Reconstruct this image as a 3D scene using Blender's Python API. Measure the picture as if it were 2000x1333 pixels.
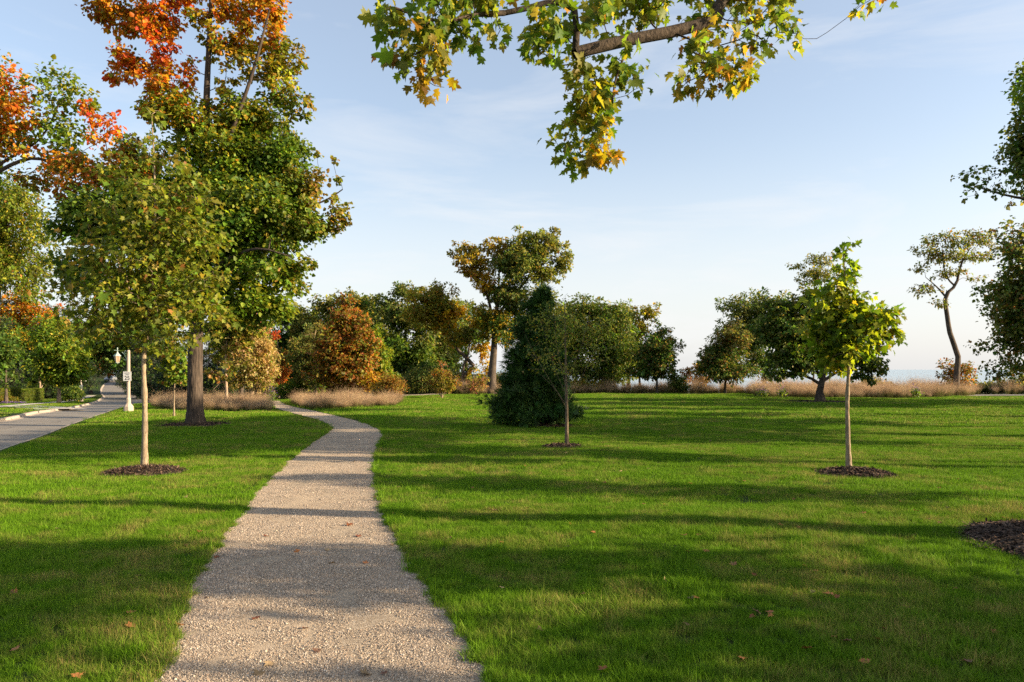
import bpy, bmesh, math, random
import numpy as np
from mathutils import Vector, Matrix
from mathutils.geometry import delaunay_2d_cdt

for o in list(bpy.data.objects):
    bpy.data.objects.remove(o)
scene = bpy.context.scene
COL = scene.collection
R = math.radians

# ------------------------------------------------------------------ camera, sky, sun, exposure
F, H, CX, HY = 1450.0, 2.6, 1000.0, 722.0          # focal length in photo pixels, eye height, horizon row
cam_d = bpy.data.cameras.new('camera')
cam_d.sensor_width = 36.0
cam_d.lens = F / 2000.0 * 36.0
cam_d.shift_y = (HY - 666.5) / 2000.0
cam_d.clip_start = 0.1
cam_d.clip_end = 200000.0
cam = bpy.data.objects.new('camera', cam_d)
COL.objects.link(cam)
cam.location = (0, 0, H)
cam.rotation_euler = (R(90), 0, 0)
scene.camera = cam

SUN_AZ, SUN_EL = R(100), R(18.0)                      # clockwise from the view direction
world = bpy.data.worlds.new('World')
scene.world = world
world.use_nodes = True
wn = world.node_tree
for n in list(wn.nodes):
    wn.nodes.remove(n)
wout = wn.nodes.new('ShaderNodeOutputWorld')
wbg = wn.nodes.new('ShaderNodeBackground')
sky = wn.nodes.new('ShaderNodeTexSky')
sky.sky_type = 'NISHITA'
sky.sun_disc = False
sky.sun_elevation = SUN_EL
sky.sun_rotation = SUN_AZ
sky.altitude = 180
sky.air_density = 1.0
sky.dust_density = 2.2
sky.ozone_density = 1.2
wbg.inputs['Strength'].default_value = 0.10
# thin streaks of high cloud, part of the sky itself
wtc = wn.nodes.new('ShaderNodeTexCoord')
wmp = wn.nodes.new('ShaderNodeMapping')
wmp.inputs['Rotation'].default_value = (0, R(-22), R(20))
wmp.inputs['Scale'].default_value = (1.6, 1.6, 7.5)
wnz = wn.nodes.new('ShaderNodeTexNoise')
wnz.inputs['Scale'].default_value = 1.7
wnz.inputs['Detail'].default_value = 7
wnz.inputs['Roughness'].default_value = 0.6
wnz.inputs['Distortion'].default_value = 0.5
wrp = wn.nodes.new('ShaderNodeValToRGB')
wrp.color_ramp.elements[0].position = 0.50
wrp.color_ramp.elements[0].color = (0.22, 0.22, 0.22, 1)
wrp.color_ramp.elements[1].position = 0.8
wrp.color_ramp.elements[1].color = (0.60, 0.60, 0.60, 1)
wmx = wn.nodes.new('ShaderNodeMix')
wmx.data_type = 'RGBA'
wmx.inputs[7].default_value = (3.62, 3.64, 3.68, 1)
L = wn.links.new
L(wtc.outputs['Generated'], wmp.inputs['Vector'])
L(wmp.outputs['Vector'], wnz.inputs['Vector'])
L(wnz.outputs['Fac'], wrp.inputs['Fac'])
wsp = wn.nodes.new('ShaderNodeSeparateXYZ')
L(wtc.outputs['Generated'], wsp.inputs[0])
whz = wn.nodes.new('ShaderNodeMapRange')                 # lake haze: thicker low in the sky, all round
whz.interpolation_type = 'SMOOTHERSTEP'
whz.inputs['From Min'].default_value = 0.0
whz.inputs['From Max'].default_value = 0.36
whz.inputs['To Min'].default_value = 0.55
whz.inputs['To Max'].default_value = 0.0
L(wsp.outputs['Z'], whz.inputs['Value'])
wad = wn.nodes.new('ShaderNodeMath')
wad.operation = 'ADD'
wad.use_clamp = True
L(wrp.outputs['Color'], wad.inputs[0])
L(whz.outputs['Result'], wad.inputs[1])
L(wad.outputs[0], wmx.inputs[0])
L(sky.outputs['Color'], wmx.inputs[6])
L(wmx.outputs[2], wbg.inputs['Color'])
L(wbg.outputs['Background'], wout.inputs['Surface'])

sun_d = bpy.data.lights.new('sun', 'SUN')
sun_d.energy = 5.0
sun_d.angle = R(0.5)
sun_d.color = (1.0, 0.80, 0.54)
sun = bpy.data.objects.new('sun', sun_d)
COL.objects.link(sun)
SDIR = Vector((math.sin(SUN_AZ) * math.cos(SUN_EL), math.cos(SUN_AZ) * math.cos(SUN_EL), math.sin(SUN_EL)))
sun.rotation_euler = SDIR.to_track_quat('Z', 'Y').to_euler()

scene.view_settings.view_transform = 'Standard'
scene.view_settings.look = 'None'
scene.view_settings.gamma = 1.0
scene.view_settings.exposure = 1.42
scene.render.engine = 'CYCLES'
scene.cycles.max_bounces = 7
scene.cycles.diffuse_bounces = 3
scene.cycles.transmission_bounces = 4
scene.cycles.glossy_bounces = 2
scene.cycles.transparent_max_bounces = 4
scene.cycles.use_denoising = False

# ------------------------------------------------------------------ terrain height and pixel helpers
DIP_Y = [0, 45, 80, 115, 150, 190, 230, 600]
DIP_Z = [0, 0, -1.15, -2.3, -2.35, -0.1, 0.3, 0.3]

def sst(t):
    t = np.clip(t, 0, 1)
    return t * t * (3 - 2 * t)

def dip(x, y):
    """broad fall of the land towards the street on the left"""
    return np.interp(y, DIP_Y, DIP_Z) * sst((-np.asarray(x) - 18.0) / 16.0)

def P(px, py, d):
    return Vector(((px - CX) * d / F, d, H + (HY - py) * d / F))

def G(px, py):
    """point of the land seen at a photo pixel"""
    ds = np.arange(3.0, 420.0, 0.1)
    z = dip((px - CX) * ds / F, ds)
    ray = H + (HY - py) * ds / F
    i = np.argmax(ray <= z)
    d = ds[i] if ray[i] <= z[i] else 420.0
    return Vector(((px - CX) * d / F, d, float(dip((px - CX) * d / F, d))))

def catmull(pts, step=0.5):
    pts = [np.array(p, float) for p in pts]
    ext = [2 * pts[0] - pts[1]] + pts + [2 * pts[-1] - pts[-2]]
    out = []
    for i in range(1, len(ext) - 2):
        p0, p1, p2, p3 = ext[i - 1:i + 3]
        n = max(1, int(np.linalg.norm(p2 - p1) / step))
        for k in range(n):
            t = k / n
            out.append(0.5 * ((2 * p1) + (-p0 + p2) * t + (2 * p0 - 5 * p1 + 4 * p2 - p3) * t * t + (-p0 + 3 * p1 - 3 * p2 + p3) * t ** 3))
    out.append(pts[-1])
    return np.array(out)

def in_poly(x, y, poly):
    inside = np.zeros(len(x), bool)
    n = len(poly)
    j = n - 1
    for i in range(n):
        xi, yi = poly[i][:2]
        xj, yj = poly[j][:2]
        if yi != yj:
            c = ((yi > y) != (yj > y)) & (x < (xj - xi) * (y - yi) / (yj - yi) + xi)
            inside ^= c
        j = i
    return inside

def dist_line(x, y, line):
    best = np.full(len(x), 1e9)
    for a, b in zip(line[:-1], line[1:]):
        ax, ay = a[:2]
        bx, by = b[:2]
        dx, dy = bx - ax, by - ay
        l2 = dx * dx + dy * dy + 1e-12
        t = np.clip(((x - ax) * dx + (y - ay) * dy) / l2, 0, 1)
        best = np.minimum(best, np.hypot(x - ax - t * dx, y - ay - t * dy))
    return best

path_L_px = [(340, 1240), (385, 1120), (450, 1030), (500, 965), (560, 905), (610, 865), (640, 845), (645, 833), (622, 821), (585, 811), (552, 802), (536, 796), (528, 789), (526, 784)]
path_R_px = [(900, 1240), (850, 1170), (790, 1080), (755, 1010), (736, 950), (731, 905), (741, 870), (750, 850), (736, 837), (700, 824), (660, 814), (612, 803), (572, 795), (552, 788), (546, 783)]
PATH_L = catmull([(-1.6, -8), (-2.2, 0), (-2.8, 4)] + [(-3.0, 6.17)] + [tuple(G(*p)[:2]) for p in path_L_px], 0.35)
PATH_R = catmull([(1.6, -8), (0.9, 0), (0.2, 4)] + [(-0.17, 6.17)] + [tuple(G(*p)[:2]) for p in path_R_px], 0.35)
PATH = np.vstack([PATH_L, PATH_R[::-1]])

road_R_px = [(0, 880), (72, 856), (144, 828), (187, 813), (225, 800), (259, 790.5), (290, 786.5), (330, 785)]
road_R2_px = [(340, 778.5), (300, 775), (284, 770), (255, 757), (228, 746), (224, 742)]
road_L_px = [(0, 819.5), (45, 809.5), (72, 804.5), (115, 799.5), (151, 793.5), (171, 789), (189, 783.5), (201, 775), (196, 766), (199, 755.5), (209, 746), (213, 742)]
ROAD_R = catmull([(-4.5, -14), (-9.5, 6)] + [tuple(G(*p)[:2]) for p in road_R_px], 1.0)
ROAD_R2 = catmull([tuple(G(*p)[:2]) for p in road_R2_px], 2.0)
ROAD_L = catmull([(-12.5, -14), (-18.2, 10)] + [tuple(G(*p)[:2]) for p in road_L_px], 1.0)
ROAD = np.vstack([ROAD_R, ROAD_R2, ROAD_L[::-1]])

def lawn_z(x, y):
    x = np.asarray(x, float)
    y = np.asarray(y, float)
    shp = x.shape
    x = x.ravel()
    y = y.ravel()
    m = 0.02 * np.sin(x * 0.9 + 1.3 * np.sin(y * 0.45)) + 0.03 * np.sin(y * 0.62 + 0.8 * np.sin(x * 0.37 + 1)) + 0.01 * np.sin(1.9 * x + 1.1 * y) + 0.01 * np.sin(2.3 * y - 0.7 * x)
    near = np.minimum(dist_line(x, y, PATH_L[::3]), dist_line(x, y, PATH_R[::3]))
    near = np.where(in_poly(x, y, PATH), 0, near)
    near = np.minimum(near, np.minimum(dist_line(x, y, ROAD_R[::2]), dist_line(x, y, ROAD_L[::2])))
    return (dip(x, y) + m * sst((near - 0.15) / 2.2)).reshape(shp)

def gz(x, y):
    return float(lawn_z(np.array([x]), np.array([y]))[0])

# ------------------------------------------------------------------ materials
def mat(name, build):
    m = bpy.data.materials.new(name)
    m.use_nodes = True
    nt = m.node_tree
    for n in list(nt.nodes):
        nt.nodes.remove(n)
    out = nt.nodes.new('ShaderNodeOutputMaterial')
    build(nt, out)
    return m

def nd(nt, typ, **kw):
    n = nt.nodes.new(typ)
    for k, v in kw.items():
        if k in n.inputs:
            n.inputs[k].default_value = v
        else:
            setattr(n, k, v)
    return n

def ramp(nt, stops):
    r = nt.nodes.new('ShaderNodeValToRGB')
    el = r.color_ramp.elements
    while len(el) > 1:
        el.remove(el[-1])
    el[0].position = stops[0][0]
    el[0].color = (*stops[0][1], 1)
    for p, c in stops[1:]:
        e = el.new(p)
        e.color = (*c, 1)
    return r

def mixc(nt, fac, a, b, mode='MIX'):
    m = nt.nodes.new('ShaderNodeMix')
    m.data_type = 'RGBA'
    m.blend_type = mode
    for sock, v in ((m.inputs[0], fac), (m.inputs[6], a), (m.inputs[7], b)):
        if hasattr(v, 'node'):
            nt.links.new(v, sock)
        elif isinstance(v, (int, float)):
            sock.default_value = v
        else:
            sock.default_value = (*v, 1)
    return m.outputs[2]

def simple(name, col, rough=0.7, noise=0.0, nscale=20.0, bump=0.0, metallic=0.0, spec=0.3):
    def b(nt, out):
        p = nd(nt, 'ShaderNodeBsdfPrincipled', Roughness=rough, Metallic=metallic)
        p.inputs['Specular IOR Level'].default_value = spec
        if noise > 0 or bump > 0:
            tc = nd(nt, 'ShaderNodeTexCoord')
            nz = nd(nt, 'ShaderNodeTexNoise', Scale=nscale, Detail=6.0, Roughness=0.6)
            nt.links.new(tc.outputs['Object'], nz.inputs['Vector'])
            r = ramp(nt, [(0.25, tuple(c * (1 - noise) for c in col)), (0.75, tuple(min(1, c * (1 + noise)) for c in col))])
            nt.links.new(nz.outputs['Fac'], r.inputs['Fac'])
            nt.links.new(r.outputs['Color'], p.inputs['Base Color'])
            if bump > 0:
                bp = nd(nt, 'ShaderNodeBump', Strength=bump, Distance=0.02)
                nt.links.new(nz.outputs['Fac'], bp.inputs['Height'])
                nt.links.new(bp.outputs['Normal'], p.inputs['Normal'])
        else:
            p.inputs['Base Color'].default_value = (*col, 1)
        nt.links.new(p.outputs['BSDF'], out.inputs['Surface'])
    return mat(name, b)

def leaf_mat(name, trans=0.5, tint=(1.25, 1.2, 0.7), rough=0.5, spec=0.25):
    def b(nt, out):
        at = nd(nt, 'ShaderNodeAttribute', attribute_name='Col')
        p = nd(nt, 'ShaderNodeBsdfPrincipled', Roughness=rough)
        p.inputs['Specular IOR Level'].default_value = spec
        nt.links.new(at.outputs['Color'], p.inputs['Base Color'])
        t = nd(nt, 'ShaderNodeBsdfTranslucent')
        nt.links.new(mixc(nt, 1.0, at.outputs['Color'], tint, 'MULTIPLY'), t.inputs['Color'])
        mx = nd(nt, 'ShaderNodeMixShader', Fac=trans)
        nt.links.new(p.outputs['BSDF'], mx.inputs[1])
        nt.links.new(t.outputs['BSDF'], mx.inputs[2])
        nt.links.new(mx.outputs['Shader'], out.inputs['Surface'])
    return mat(name, b)

def bark_mat(name, dark, light, scale=9.0, stretch=0.18, bump=0.7):
    def b(nt, out):
        tc = nd(nt, 'ShaderNodeTexCoord')
        mp = nd(nt, 'ShaderNodeMapping')
        mp.inputs['Scale'].default_value = (1, 1, stretch)
        nz = nd(nt, 'ShaderNodeTexNoise', Scale=scale, Detail=8.0, Roughness=0.65, Distortion=0.6)
        n2 = nd(nt, 'ShaderNodeTexNoise', Scale=1.3, Detail=3.0)
        nt.links.new(tc.outputs['Object'], mp.inputs['Vector'])
        nt.links.new(mp.outputs['Vector'], nz.inputs['Vector'])
        nt.links.new(tc.outputs['Object'], n2.inputs['Vector'])
        r = ramp(nt, [(0.33, dark), (0.62, light)])
        nt.links.new(nz.outputs['Fac'], r.inputs['Fac'])
        r2 = ramp(nt, [(0.35, (0.75, 0.75, 0.75)), (0.65, (1.15, 1.12, 1.05))])
        nt.links.new(n2.outputs['Fac'], r2.inputs['Fac'])
        p = nd(nt, 'ShaderNodeBsdfPrincipled', Roughness=0.9)
        p.inputs['Specular IOR Level'].default_value = 0.15
        nt.links.new(mixc(nt, 1.0, r.outputs['Color'], r2.outputs['Color'], 'MULTIPLY'), p.inputs['Base Color'])
        bp = nd(nt, 'ShaderNodeBump', Strength=bump, Distance=0.03)
        nt.links.new(nz.outputs['Fac'], bp.inputs['Height'])
        nt.links.new(bp.outputs['Normal'], p.inputs['Normal'])
        nt.links.new(p.outputs['BSDF'], out.inputs['Surface'])
    return mat(name, b)

M = {}
M['leaf'] = leaf_mat('leaf')
M['leaf_bright'] = leaf_mat('leaf_bright', trans=0.6, tint=(1.5, 1.4, 0.8))
M['needle'] = leaf_mat('needle', trans=0.12, tint=(1, 1, 0.8), rough=0.55)
M['dry_leaf'] = leaf_mat('dry_leaf', trans=0.2, tint=(1.1, 0.9, 0.6), rough=0.6)
M['bark_maple'] = bark_mat('bark_maple', (0.022, 0.018, 0.015), (0.10, 0.076, 0.060), 11, 0.12, 0.9)
M['bark_young'] = bark_mat('bark_young', (0.16, 0.115, 0.075), (0.34, 0.27, 0.19), 22, 0.35, 0.35)
M['bark_dark'] = bark_mat('bark_dark', (0.035, 0.028, 0.024), (0.12, 0.095, 0.075), 10, 0.2, 0.7)
M['bark_pale'] = bark_mat('bark_pale', (0.20, 0.145, 0.10), (0.42, 0.32, 0.23), 10, 0.25, 0.5)
M['bark_mid'] = bark_mat('bark_mid', (0.06, 0.045, 0.032), (0.19, 0.145, 0.10), 18, 0.4, 0.4)
M['bark_limb'] = bark_mat('bark_limb', (0.02, 0.016, 0.013), (0.085, 0.064, 0.048), 26, 0.6, 0.9)
M['stone_post'] = simple('stone_post', (0.43, 0.345, 0.28), 0.85, 0.18, 40, 0.25)
M['verdigris'] = simple('verdigris', (0.42, 0.52, 0.45), 0.55, 0.2, 30, 0.1, 0.2)
M['frosted'] = simple('frosted', (0.42, 0.27, 0.18), 0.4, 0.12, 14)
M['sign_white'] = simple('sign_white', (0.80, 0.79, 0.76), 0.4, 0.04, 9)
M['sign_black'] = simple('sign_black', (0.02, 0.02, 0.02), 0.5)
M['sign_faded'] = simple('sign_faded', (0.22, 0.22, 0.22), 0.5)
M['sign_back'] = simple('sign_back', (0.45, 0.46, 0.46), 0.4, 0.1, 9, 0, 0.6)
M['kerb'] = simple('kerb', (0.36, 0.30, 0.24), 0.9, 0.2, 12, 0.3)
M['concrete'] = simple('concrete', (0.46, 0.42, 0.37), 0.9, 0.15, 8, 0.2)
M['wood'] = simple('wood', (0.20, 0.10, 0.06), 0.8, 0.3, 15, 0.3)
M['car_paint'] = simple('car_paint', (0.30, 0.31, 0.33), 0.3, 0, 1, 0, 0.1, 0.6)
M['car_glass'] = simple('car_glass', (0.02, 0.025, 0.03), 0.08, 0, 1, 0, 0, 0.8)
M['rubber'] = simple('rubber', (0.02, 0.02, 0.02), 0.8)
M['lamp_glass'] = simple('lamp_glass', (0.75, 0.75, 0.72), 0.15)
M['dark_cloth'] = simple('dark_cloth', (0.018, 0.018, 0.022), 0.85, 0.2, 30)
M['skin'] = simple('skin', (0.42, 0.26, 0.19), 0.6)
M['hair'] = simple('hair', (0.03, 0.02, 0.015), 0.6)

def grass_blade_mat(name, lo, hi, dry, tip=None, trans=0.35, dryamt=0.5):
    """grass coloured per tuft, with patches of drier turf across the lawn"""
    def b(nt, out):
        at = nd(nt, 'ShaderNodeAttribute', attribute_name='Col')      # x: per blade, y: height along blade
        sp = nd(nt, 'ShaderNodeSeparateColor')
        nt.links.new(at.outputs['Color'], sp.inputs['Color'])
        ge = nd(nt, 'ShaderNodeNewGeometry')
        oi = nd(nt, 'ShaderNodeObjectInfo')
        n1 = nd(nt, 'ShaderNodeTexNoise', Scale=0.35, Detail=4.0, Roughness=0.6)
        n2 = nd(nt, 'ShaderNodeTexNoise', Scale=1.7, Detail=4.0, Roughness=0.6)
        nt.links.new(ge.outputs['Position'], n1.inputs['Vector'])
        nt.links.new(ge.outputs['Position'], n2.inputs['Vector'])
        ad = nd(nt, 'ShaderNodeMath', operation='MULTIPLY_ADD')
        nt.links.new(oi.outputs['Random'], ad.inputs[0])
        ad.inputs[1].default_value = 0.35
        nt.links.new(sp.outputs['Red'], ad.inputs[2])
        rg = ramp(nt, [(0.1, lo), (1.1, hi)])
        nt.links.new(ad.outputs[0], rg.inputs['Fac'])
        ms = nd(nt, 'ShaderNodeMath', operation='MULTIPLY')
        nt.links.new(n1.outputs['Fac'], ms.inputs[0])
        nt.links.new(n2.outputs['Fac'], ms.inputs[1])
        rd = ramp(nt, [(0.22, (0, 0, 0)), (0.40, (dryamt, dryamt, dryamt))])
        nt.links.new(ms.outputs[0], rd.inputs['Fac'])
        # each blade takes up the dryness or not
        gt = nd(nt, 'ShaderNodeMath', operation='MULTIPLY')
        rb = ramp(nt, [(0.35, (0.15, 0.15, 0.15)), (0.8, (1.6, 1.6, 1.6))])
        nt.links.new(sp.outputs['Blue'], rb.inputs['Fac'])
        nt.links.new(rd.outputs['Color'], gt.inputs[0])
        nt.links.new(rb.outputs['Color'], gt.inputs[1])
        gt.use_clamp = True
        c = mixc(nt, gt.outputs[0], rg.outputs['Color'], dry)
        if tip is not None:
            rt = ramp(nt, [(0.35, (0, 0, 0)), (0.8, (1, 1, 1))])
            nt.links.new(sp.outputs['Green'], rt.inputs['Fac'])
            tv = ramp(nt, [(0.0, tuple(q * 0.62 for q in tip)), (0.5, tip), (1.0, (0.62, 0.50, 0.30))])
            nt.links.new(sp.outputs['Blue'], tv.inputs['Fac'])
            ti = ramp(nt, [(0.0, (0.62, 0.55, 0.52)), (0.5, (1.0, 0.94, 0.94)), (1.0, (1.12, 1.12, 1.0))])
            nt.links.new(oi.outputs['Random'], ti.inputs['Fac'])
            tvc = mixc(nt, 1.0, tv.outputs['Color'], ti.outputs['Color'], 'MULTIPLY')
            c = mixc(nt, rt.outputs['Color'], c, tvc)
        p = nd(nt, 'ShaderNodeBsdfPrincipled', Roughness=0.6)
        p.inputs['Specular IOR Level'].default_value = 0.12
        nt.links.new(c, p.inputs['Base Color'])
        t = nd(nt, 'ShaderNodeBsdfTranslucent')
        nt.links.new(c, t.inputs['Color'])
        mx = nd(nt, 'ShaderNodeMixShader', Fac=trans)
        nt.links.new(p.outputs['BSDF'], mx.inputs[1])
        nt.links.new(t.outputs['BSDF'], mx.inputs[2])
        nt.links.new(mx.outputs['Shader'], out.inputs['Surface'])
    return mat(name, b)

M['blade'] = grass_blade_mat('blade', (0.024, 0.075, 0.004), (0.168, 0.325, 0.012), (0.36, 0.28, 0.09), dryamt=0.85)
M['plume'] = grass_blade_mat('plume', (0.07, 0.085, 0.02), (0.16, 0.15, 0.05), (0.22, 0.17, 0.08), tip=(0.48, 0.325, 0.21), trans=0.4)

def ground_mat(name, c1, c2, c3, s1=0.5, s2=40, bump=0.3):
    def b(nt, out):
        ge = nd(nt, 'ShaderNodeNewGeometry')
        n1 = nd(nt, 'ShaderNodeTexNoise', Scale=s1, Detail=5.0)
        n2 = nd(nt, 'ShaderNodeTexNoise', Scale=s2, Detail=5.0, Roughness=0.7)
        nt.links.new(ge.outputs['Position'], n1.inputs['Vector'])
        nt.links.new(ge.outputs['Position'], n2.inputs['Vector'])
        r = ramp(nt, [(0.35, c1), (0.65, c2)])
        nt.links.new(n1.outputs['Fac'], r.inputs['Fac'])
        r2 = ramp(nt, [(0.45, (0, 0, 0)), (0.7, (0.7, 0.7, 0.7))])
        nt.links.new(n2.outputs['Fac'], r2.inputs['Fac'])
        p = nd(nt, 'ShaderNodeBsdfPrincipled', Roughness=0.95)
        p.inputs['Specular IOR Level'].default_value = 0.1
        nt.links.new(mixc(nt, r2.outputs['Color'], r.outputs['Color'], c3), p.inputs['Base Color'])
        bp = nd(nt, 'ShaderNodeBump', Strength=bump, Distance=0.05)
        nt.links.new(n2.outputs['Fac'], bp.inputs['Height'])
        nt.links.new(bp.outputs['Normal'], p.inputs['Normal'])
        nt.links.new(p.outputs['BSDF'], out.inputs['Surface'])
    return mat(name, b)

M['ground'] = ground_mat('ground', (0.035, 0.05, 0.015), (0.06, 0.06, 0.025), (0.09, 0.07, 0.035))
M['turf'] = ground_mat('turf', (0.022, 0.045, 0.008), (0.032, 0.055, 0.009), (0.05, 0.05, 0.018), 0.6, 60, 0.5)
M['soil'] = ground_mat('soil', (0.05, 0.04, 0.025), (0.08, 0.065, 0.04), (0.10, 0.08, 0.045))

def road_b(nt, out):
    ge = nd(nt, 'ShaderNodeNewGeometry')
    n1 = nd(nt, 'ShaderNodeTexNoise', Scale=0.35, Detail=5.0)
    n2 = nd(nt, 'ShaderNodeTexNoise', Scale=60.0, Detail=4.0)
    nt.links.new(ge.outputs['Position'], n1.inputs['Vector'])
    nt.links.new(ge.outputs['Position'], n2.inputs['Vector'])
    r = ramp(nt, [(0.3, (0.17, 0.15, 0.128)), (0.7, (0.23, 0.205, 0.17))])
    nt.links.new(n1.outputs['Fac'], r.inputs['Fac'])
    r2 = ramp(nt, [(0.3, (0.75, 0.75, 0.75)), (0.7, (1.2, 1.2, 1.2))])
    nt.links.new(n2.outputs['Fac'], r2.inputs['Fac'])
    # tarred cracks
    vo = nd(nt, 'ShaderNodeTexVoronoi', Scale=0.16, feature='DISTANCE_TO_EDGE')
    ds = nd(nt, 'ShaderNodeVectorMath', operation='ADD')
    nw = nd(nt, 'ShaderNodeTexNoise', Scale=1.2, Detail=4.0)
    nt.links.new(ge.outputs['Position'], nw.inputs['Vector'])
    nt.links.new(ge.outputs['Position'], ds.inputs[0])
    nt.links.new(nw.outputs['Color'], ds.inputs[1])
    nt.links.new(ds.outputs[0], vo.inputs['Vector'])
    rc = ramp(nt, [(0.002, (0.55, 0.55, 0.55)), (0.006, (1, 1, 1))])
    nt.links.new(vo.outputs['Distance'], rc.inputs['Fac'])
    c = mixc(nt, 1.0, r.outputs['Color'], r2.outputs['Color'], 'MULTIPLY')
    c = mixc(nt, 1.0, c, rc.outputs['Color'], 'MULTIPLY')
    p = nd(nt, 'ShaderNodeBsdfPrincipled', Roughness=0.8)
    nt.links.new(c, p.inputs['Base Color'])
    bp = nd(nt, 'ShaderNodeBump', Strength=0.3, Distance=0.01)
    nt.links.new(n2.outputs['Fac'], bp.inputs['Height'])
    nt.links.new(bp.outputs['Normal'], p.inputs['Normal'])
    nt.links.new(p.outputs['BSDF'], out.inputs['Surface'])
M['road'] = mat('road', road_b)

def path_b(nt, out):
    ge = nd(nt, 'ShaderNodeNewGeometry')
    v1 = nd(nt, 'ShaderNodeTexVoronoi', Scale=75.0)
    v2 = nd(nt, 'ShaderNodeTexVoronoi', Scale=160.0)
    n1 = nd(nt, 'ShaderNodeTexNoise', Scale=0.9, Detail=5.0)
    for n in (v1, v2, n1):
        nt.links.new(ge.outputs['Position'], n.inputs['Vector'])
    s = nd(nt, 'ShaderNodeSeparateColor')
    nt.links.new(v1.outputs['Color'], s.inputs['Color'])
    r = ramp(nt, [(0.0, (0.21, 0.165, 0.125)), (0.4, (0.40, 0.318, 0.232)), (0.8, (0.51, 0.415, 0.31)), (1.0, (0.68, 0.59, 0.48))])
    nt.links.new(s.outputs['Red'], r.inputs['Fac'])
    r2 = ramp(nt, [(0.35, (0.8, 0.8, 0.8)), (0.65, (1.08, 1.06, 1.02))])
    nt.links.new(n1.outputs['Fac'], r2.inputs['Fac'])
    fines = ramp(nt, [(0.42, (0, 0, 0)), (0.62, (0.75, 0.75, 0.75))])
    nt.links.new(n1.outputs['Fac'], fines.inputs['Fac'])
    c = mixc(nt, fines.outputs['Color'], r.outputs['Color'], (0.445, 0.355, 0.265))
    c = mixc(nt, 1.0, c, r2.outputs['Color'], 'MULTIPLY')
    p = nd(nt, 'ShaderNodeBsdfPrincipled', Roughness=0.95)
    p.inputs['Specular IOR Level'].default_value = 0.15
    nt.links.new(c, p.inputs['Base Color'])
    ad = nd(nt, 'ShaderNodeMath', operation='ADD')
    nt.links.new(v1.outputs['Distance'], ad.inputs[0])
    nt.links.new(v2.outputs['Distance'], ad.inputs[1])
    bp = nd(nt, 'ShaderNodeBump', Strength=0.8, Distance=0.014, invert=True)
    nt.links.new(ad.outputs[0], bp.inputs['Height'])
    nt.links.new(bp.outputs['Normal'], p.inputs['Normal'])
    nt.links.new(p.outputs['BSDF'], out.inputs['Surface'])
M['path'] = mat('path', path_b)

def stone_b(nt, out):
    at = nd(nt, 'ShaderNodeAttribute', attribute_name='Col')
    p = nd(nt, 'ShaderNodeBsdfPrincipled', Roughness=0.9)
    p.inputs['Specular IOR Level'].default_value = 0.2
    nt.links.new(at.outputs['Color'], p.inputs['Base Color'])
    nt.links.new(p.outputs['BSDF'], out.inputs['Surface'])
M['stone'] = mat('stone', stone_b)

def water_b(nt, out):
    ge = nd(nt, 'ShaderNodeNewGeometry')
    mp = nd(nt, 'ShaderNodeMapping')
    mp.inputs['Scale'].default_value = (0.05, 0.2, 1)
    nt.links.new(ge.outputs['Position'], mp.inputs['Vector'])
    n1 = nd(nt, 'ShaderNodeTexNoise', Scale=1.0, Detail=6.0)
    nt.links.new(mp.outputs['Vector'], n1.inputs['Vector'])
    p = nd(nt, 'ShaderNodeBsdfPrincipled', Roughness=0.28, IOR=1.33)
    p.inputs['Base Color'].default_value = (0.28, 0.36, 0.41, 1)
    bp = nd(nt, 'ShaderNodeBump', Strength=0.6, Distance=1.0)
    nt.links.new(n1.outputs['Fac'], bp.inputs['Height'])
    nt.links.new(bp.outputs['Normal'], p.inputs['Normal'])
    nt.links.new(p.outputs['BSDF'], out.inputs['Surface'])
M['water'] = mat('water', water_b)

# ------------------------------------------------------------------ object helpers
def tag(o, label=None, cat=None, group=None, kind=None):
    if label:
        o['label'] = label
    if cat:
        o['category'] = cat
    if group:
        o['group'] = group
    if kind:
        o['kind'] = kind
    return o

def link(name, me, parent=None, m=None):
    o = bpy.data.objects.new(name, me)
    COL.objects.link(o)
    if parent is not None:
        o.parent = parent
    if m is not None and me is not None and not me.materials:
        me.materials.append(m)
    return o

def empty(name, loc, label=None, cat=None, group=None, kind=None, rz=0.0):
    o = bpy.data.objects.new(name, None)
    o.empty_display_size = 0.3
    COL.objects.link(o)
    o.location = loc
    o.rotation_euler = (0, 0, rz)
    return tag(o, label, cat, group, kind)

def np_mesh(name, v, tri, col=None, smooth=False, k=3):
    """mesh from numpy vertices and k-gons, with an optional per-vertex colour"""
    v = np.asarray(v, np.float32)
    tri = np.asarray(tri, np.int32)
    me = bpy.data.meshes.new(name)
    me.vertices.add(len(v))
    me.vertices.foreach_set('co', v.ravel())
    nf = len(tri)
    me.loops.add(nf * k)
    me.loops.foreach_set('vertex_index', tri.ravel())
    me.polygons.add(nf)
    me.polygons.foreach_set('loop_start', np.arange(nf, dtype=np.int32) * k)
    me.polygons.foreach_set('loop_total', np.full(nf, k, np.int32))
    if smooth:
        me.polygons.foreach_set('use_smooth', np.ones(nf, bool))
    me.update(calc_edges=True)
    if col is not None:
        a = me.attributes.new('Col', 'FLOAT_COLOR', 'POINT')
        c4 = np.ones((len(v), 4), np.float32)
        c4[:, :3] = col
        a.data.foreach_set('color', c4.ravel())
    return me

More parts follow.
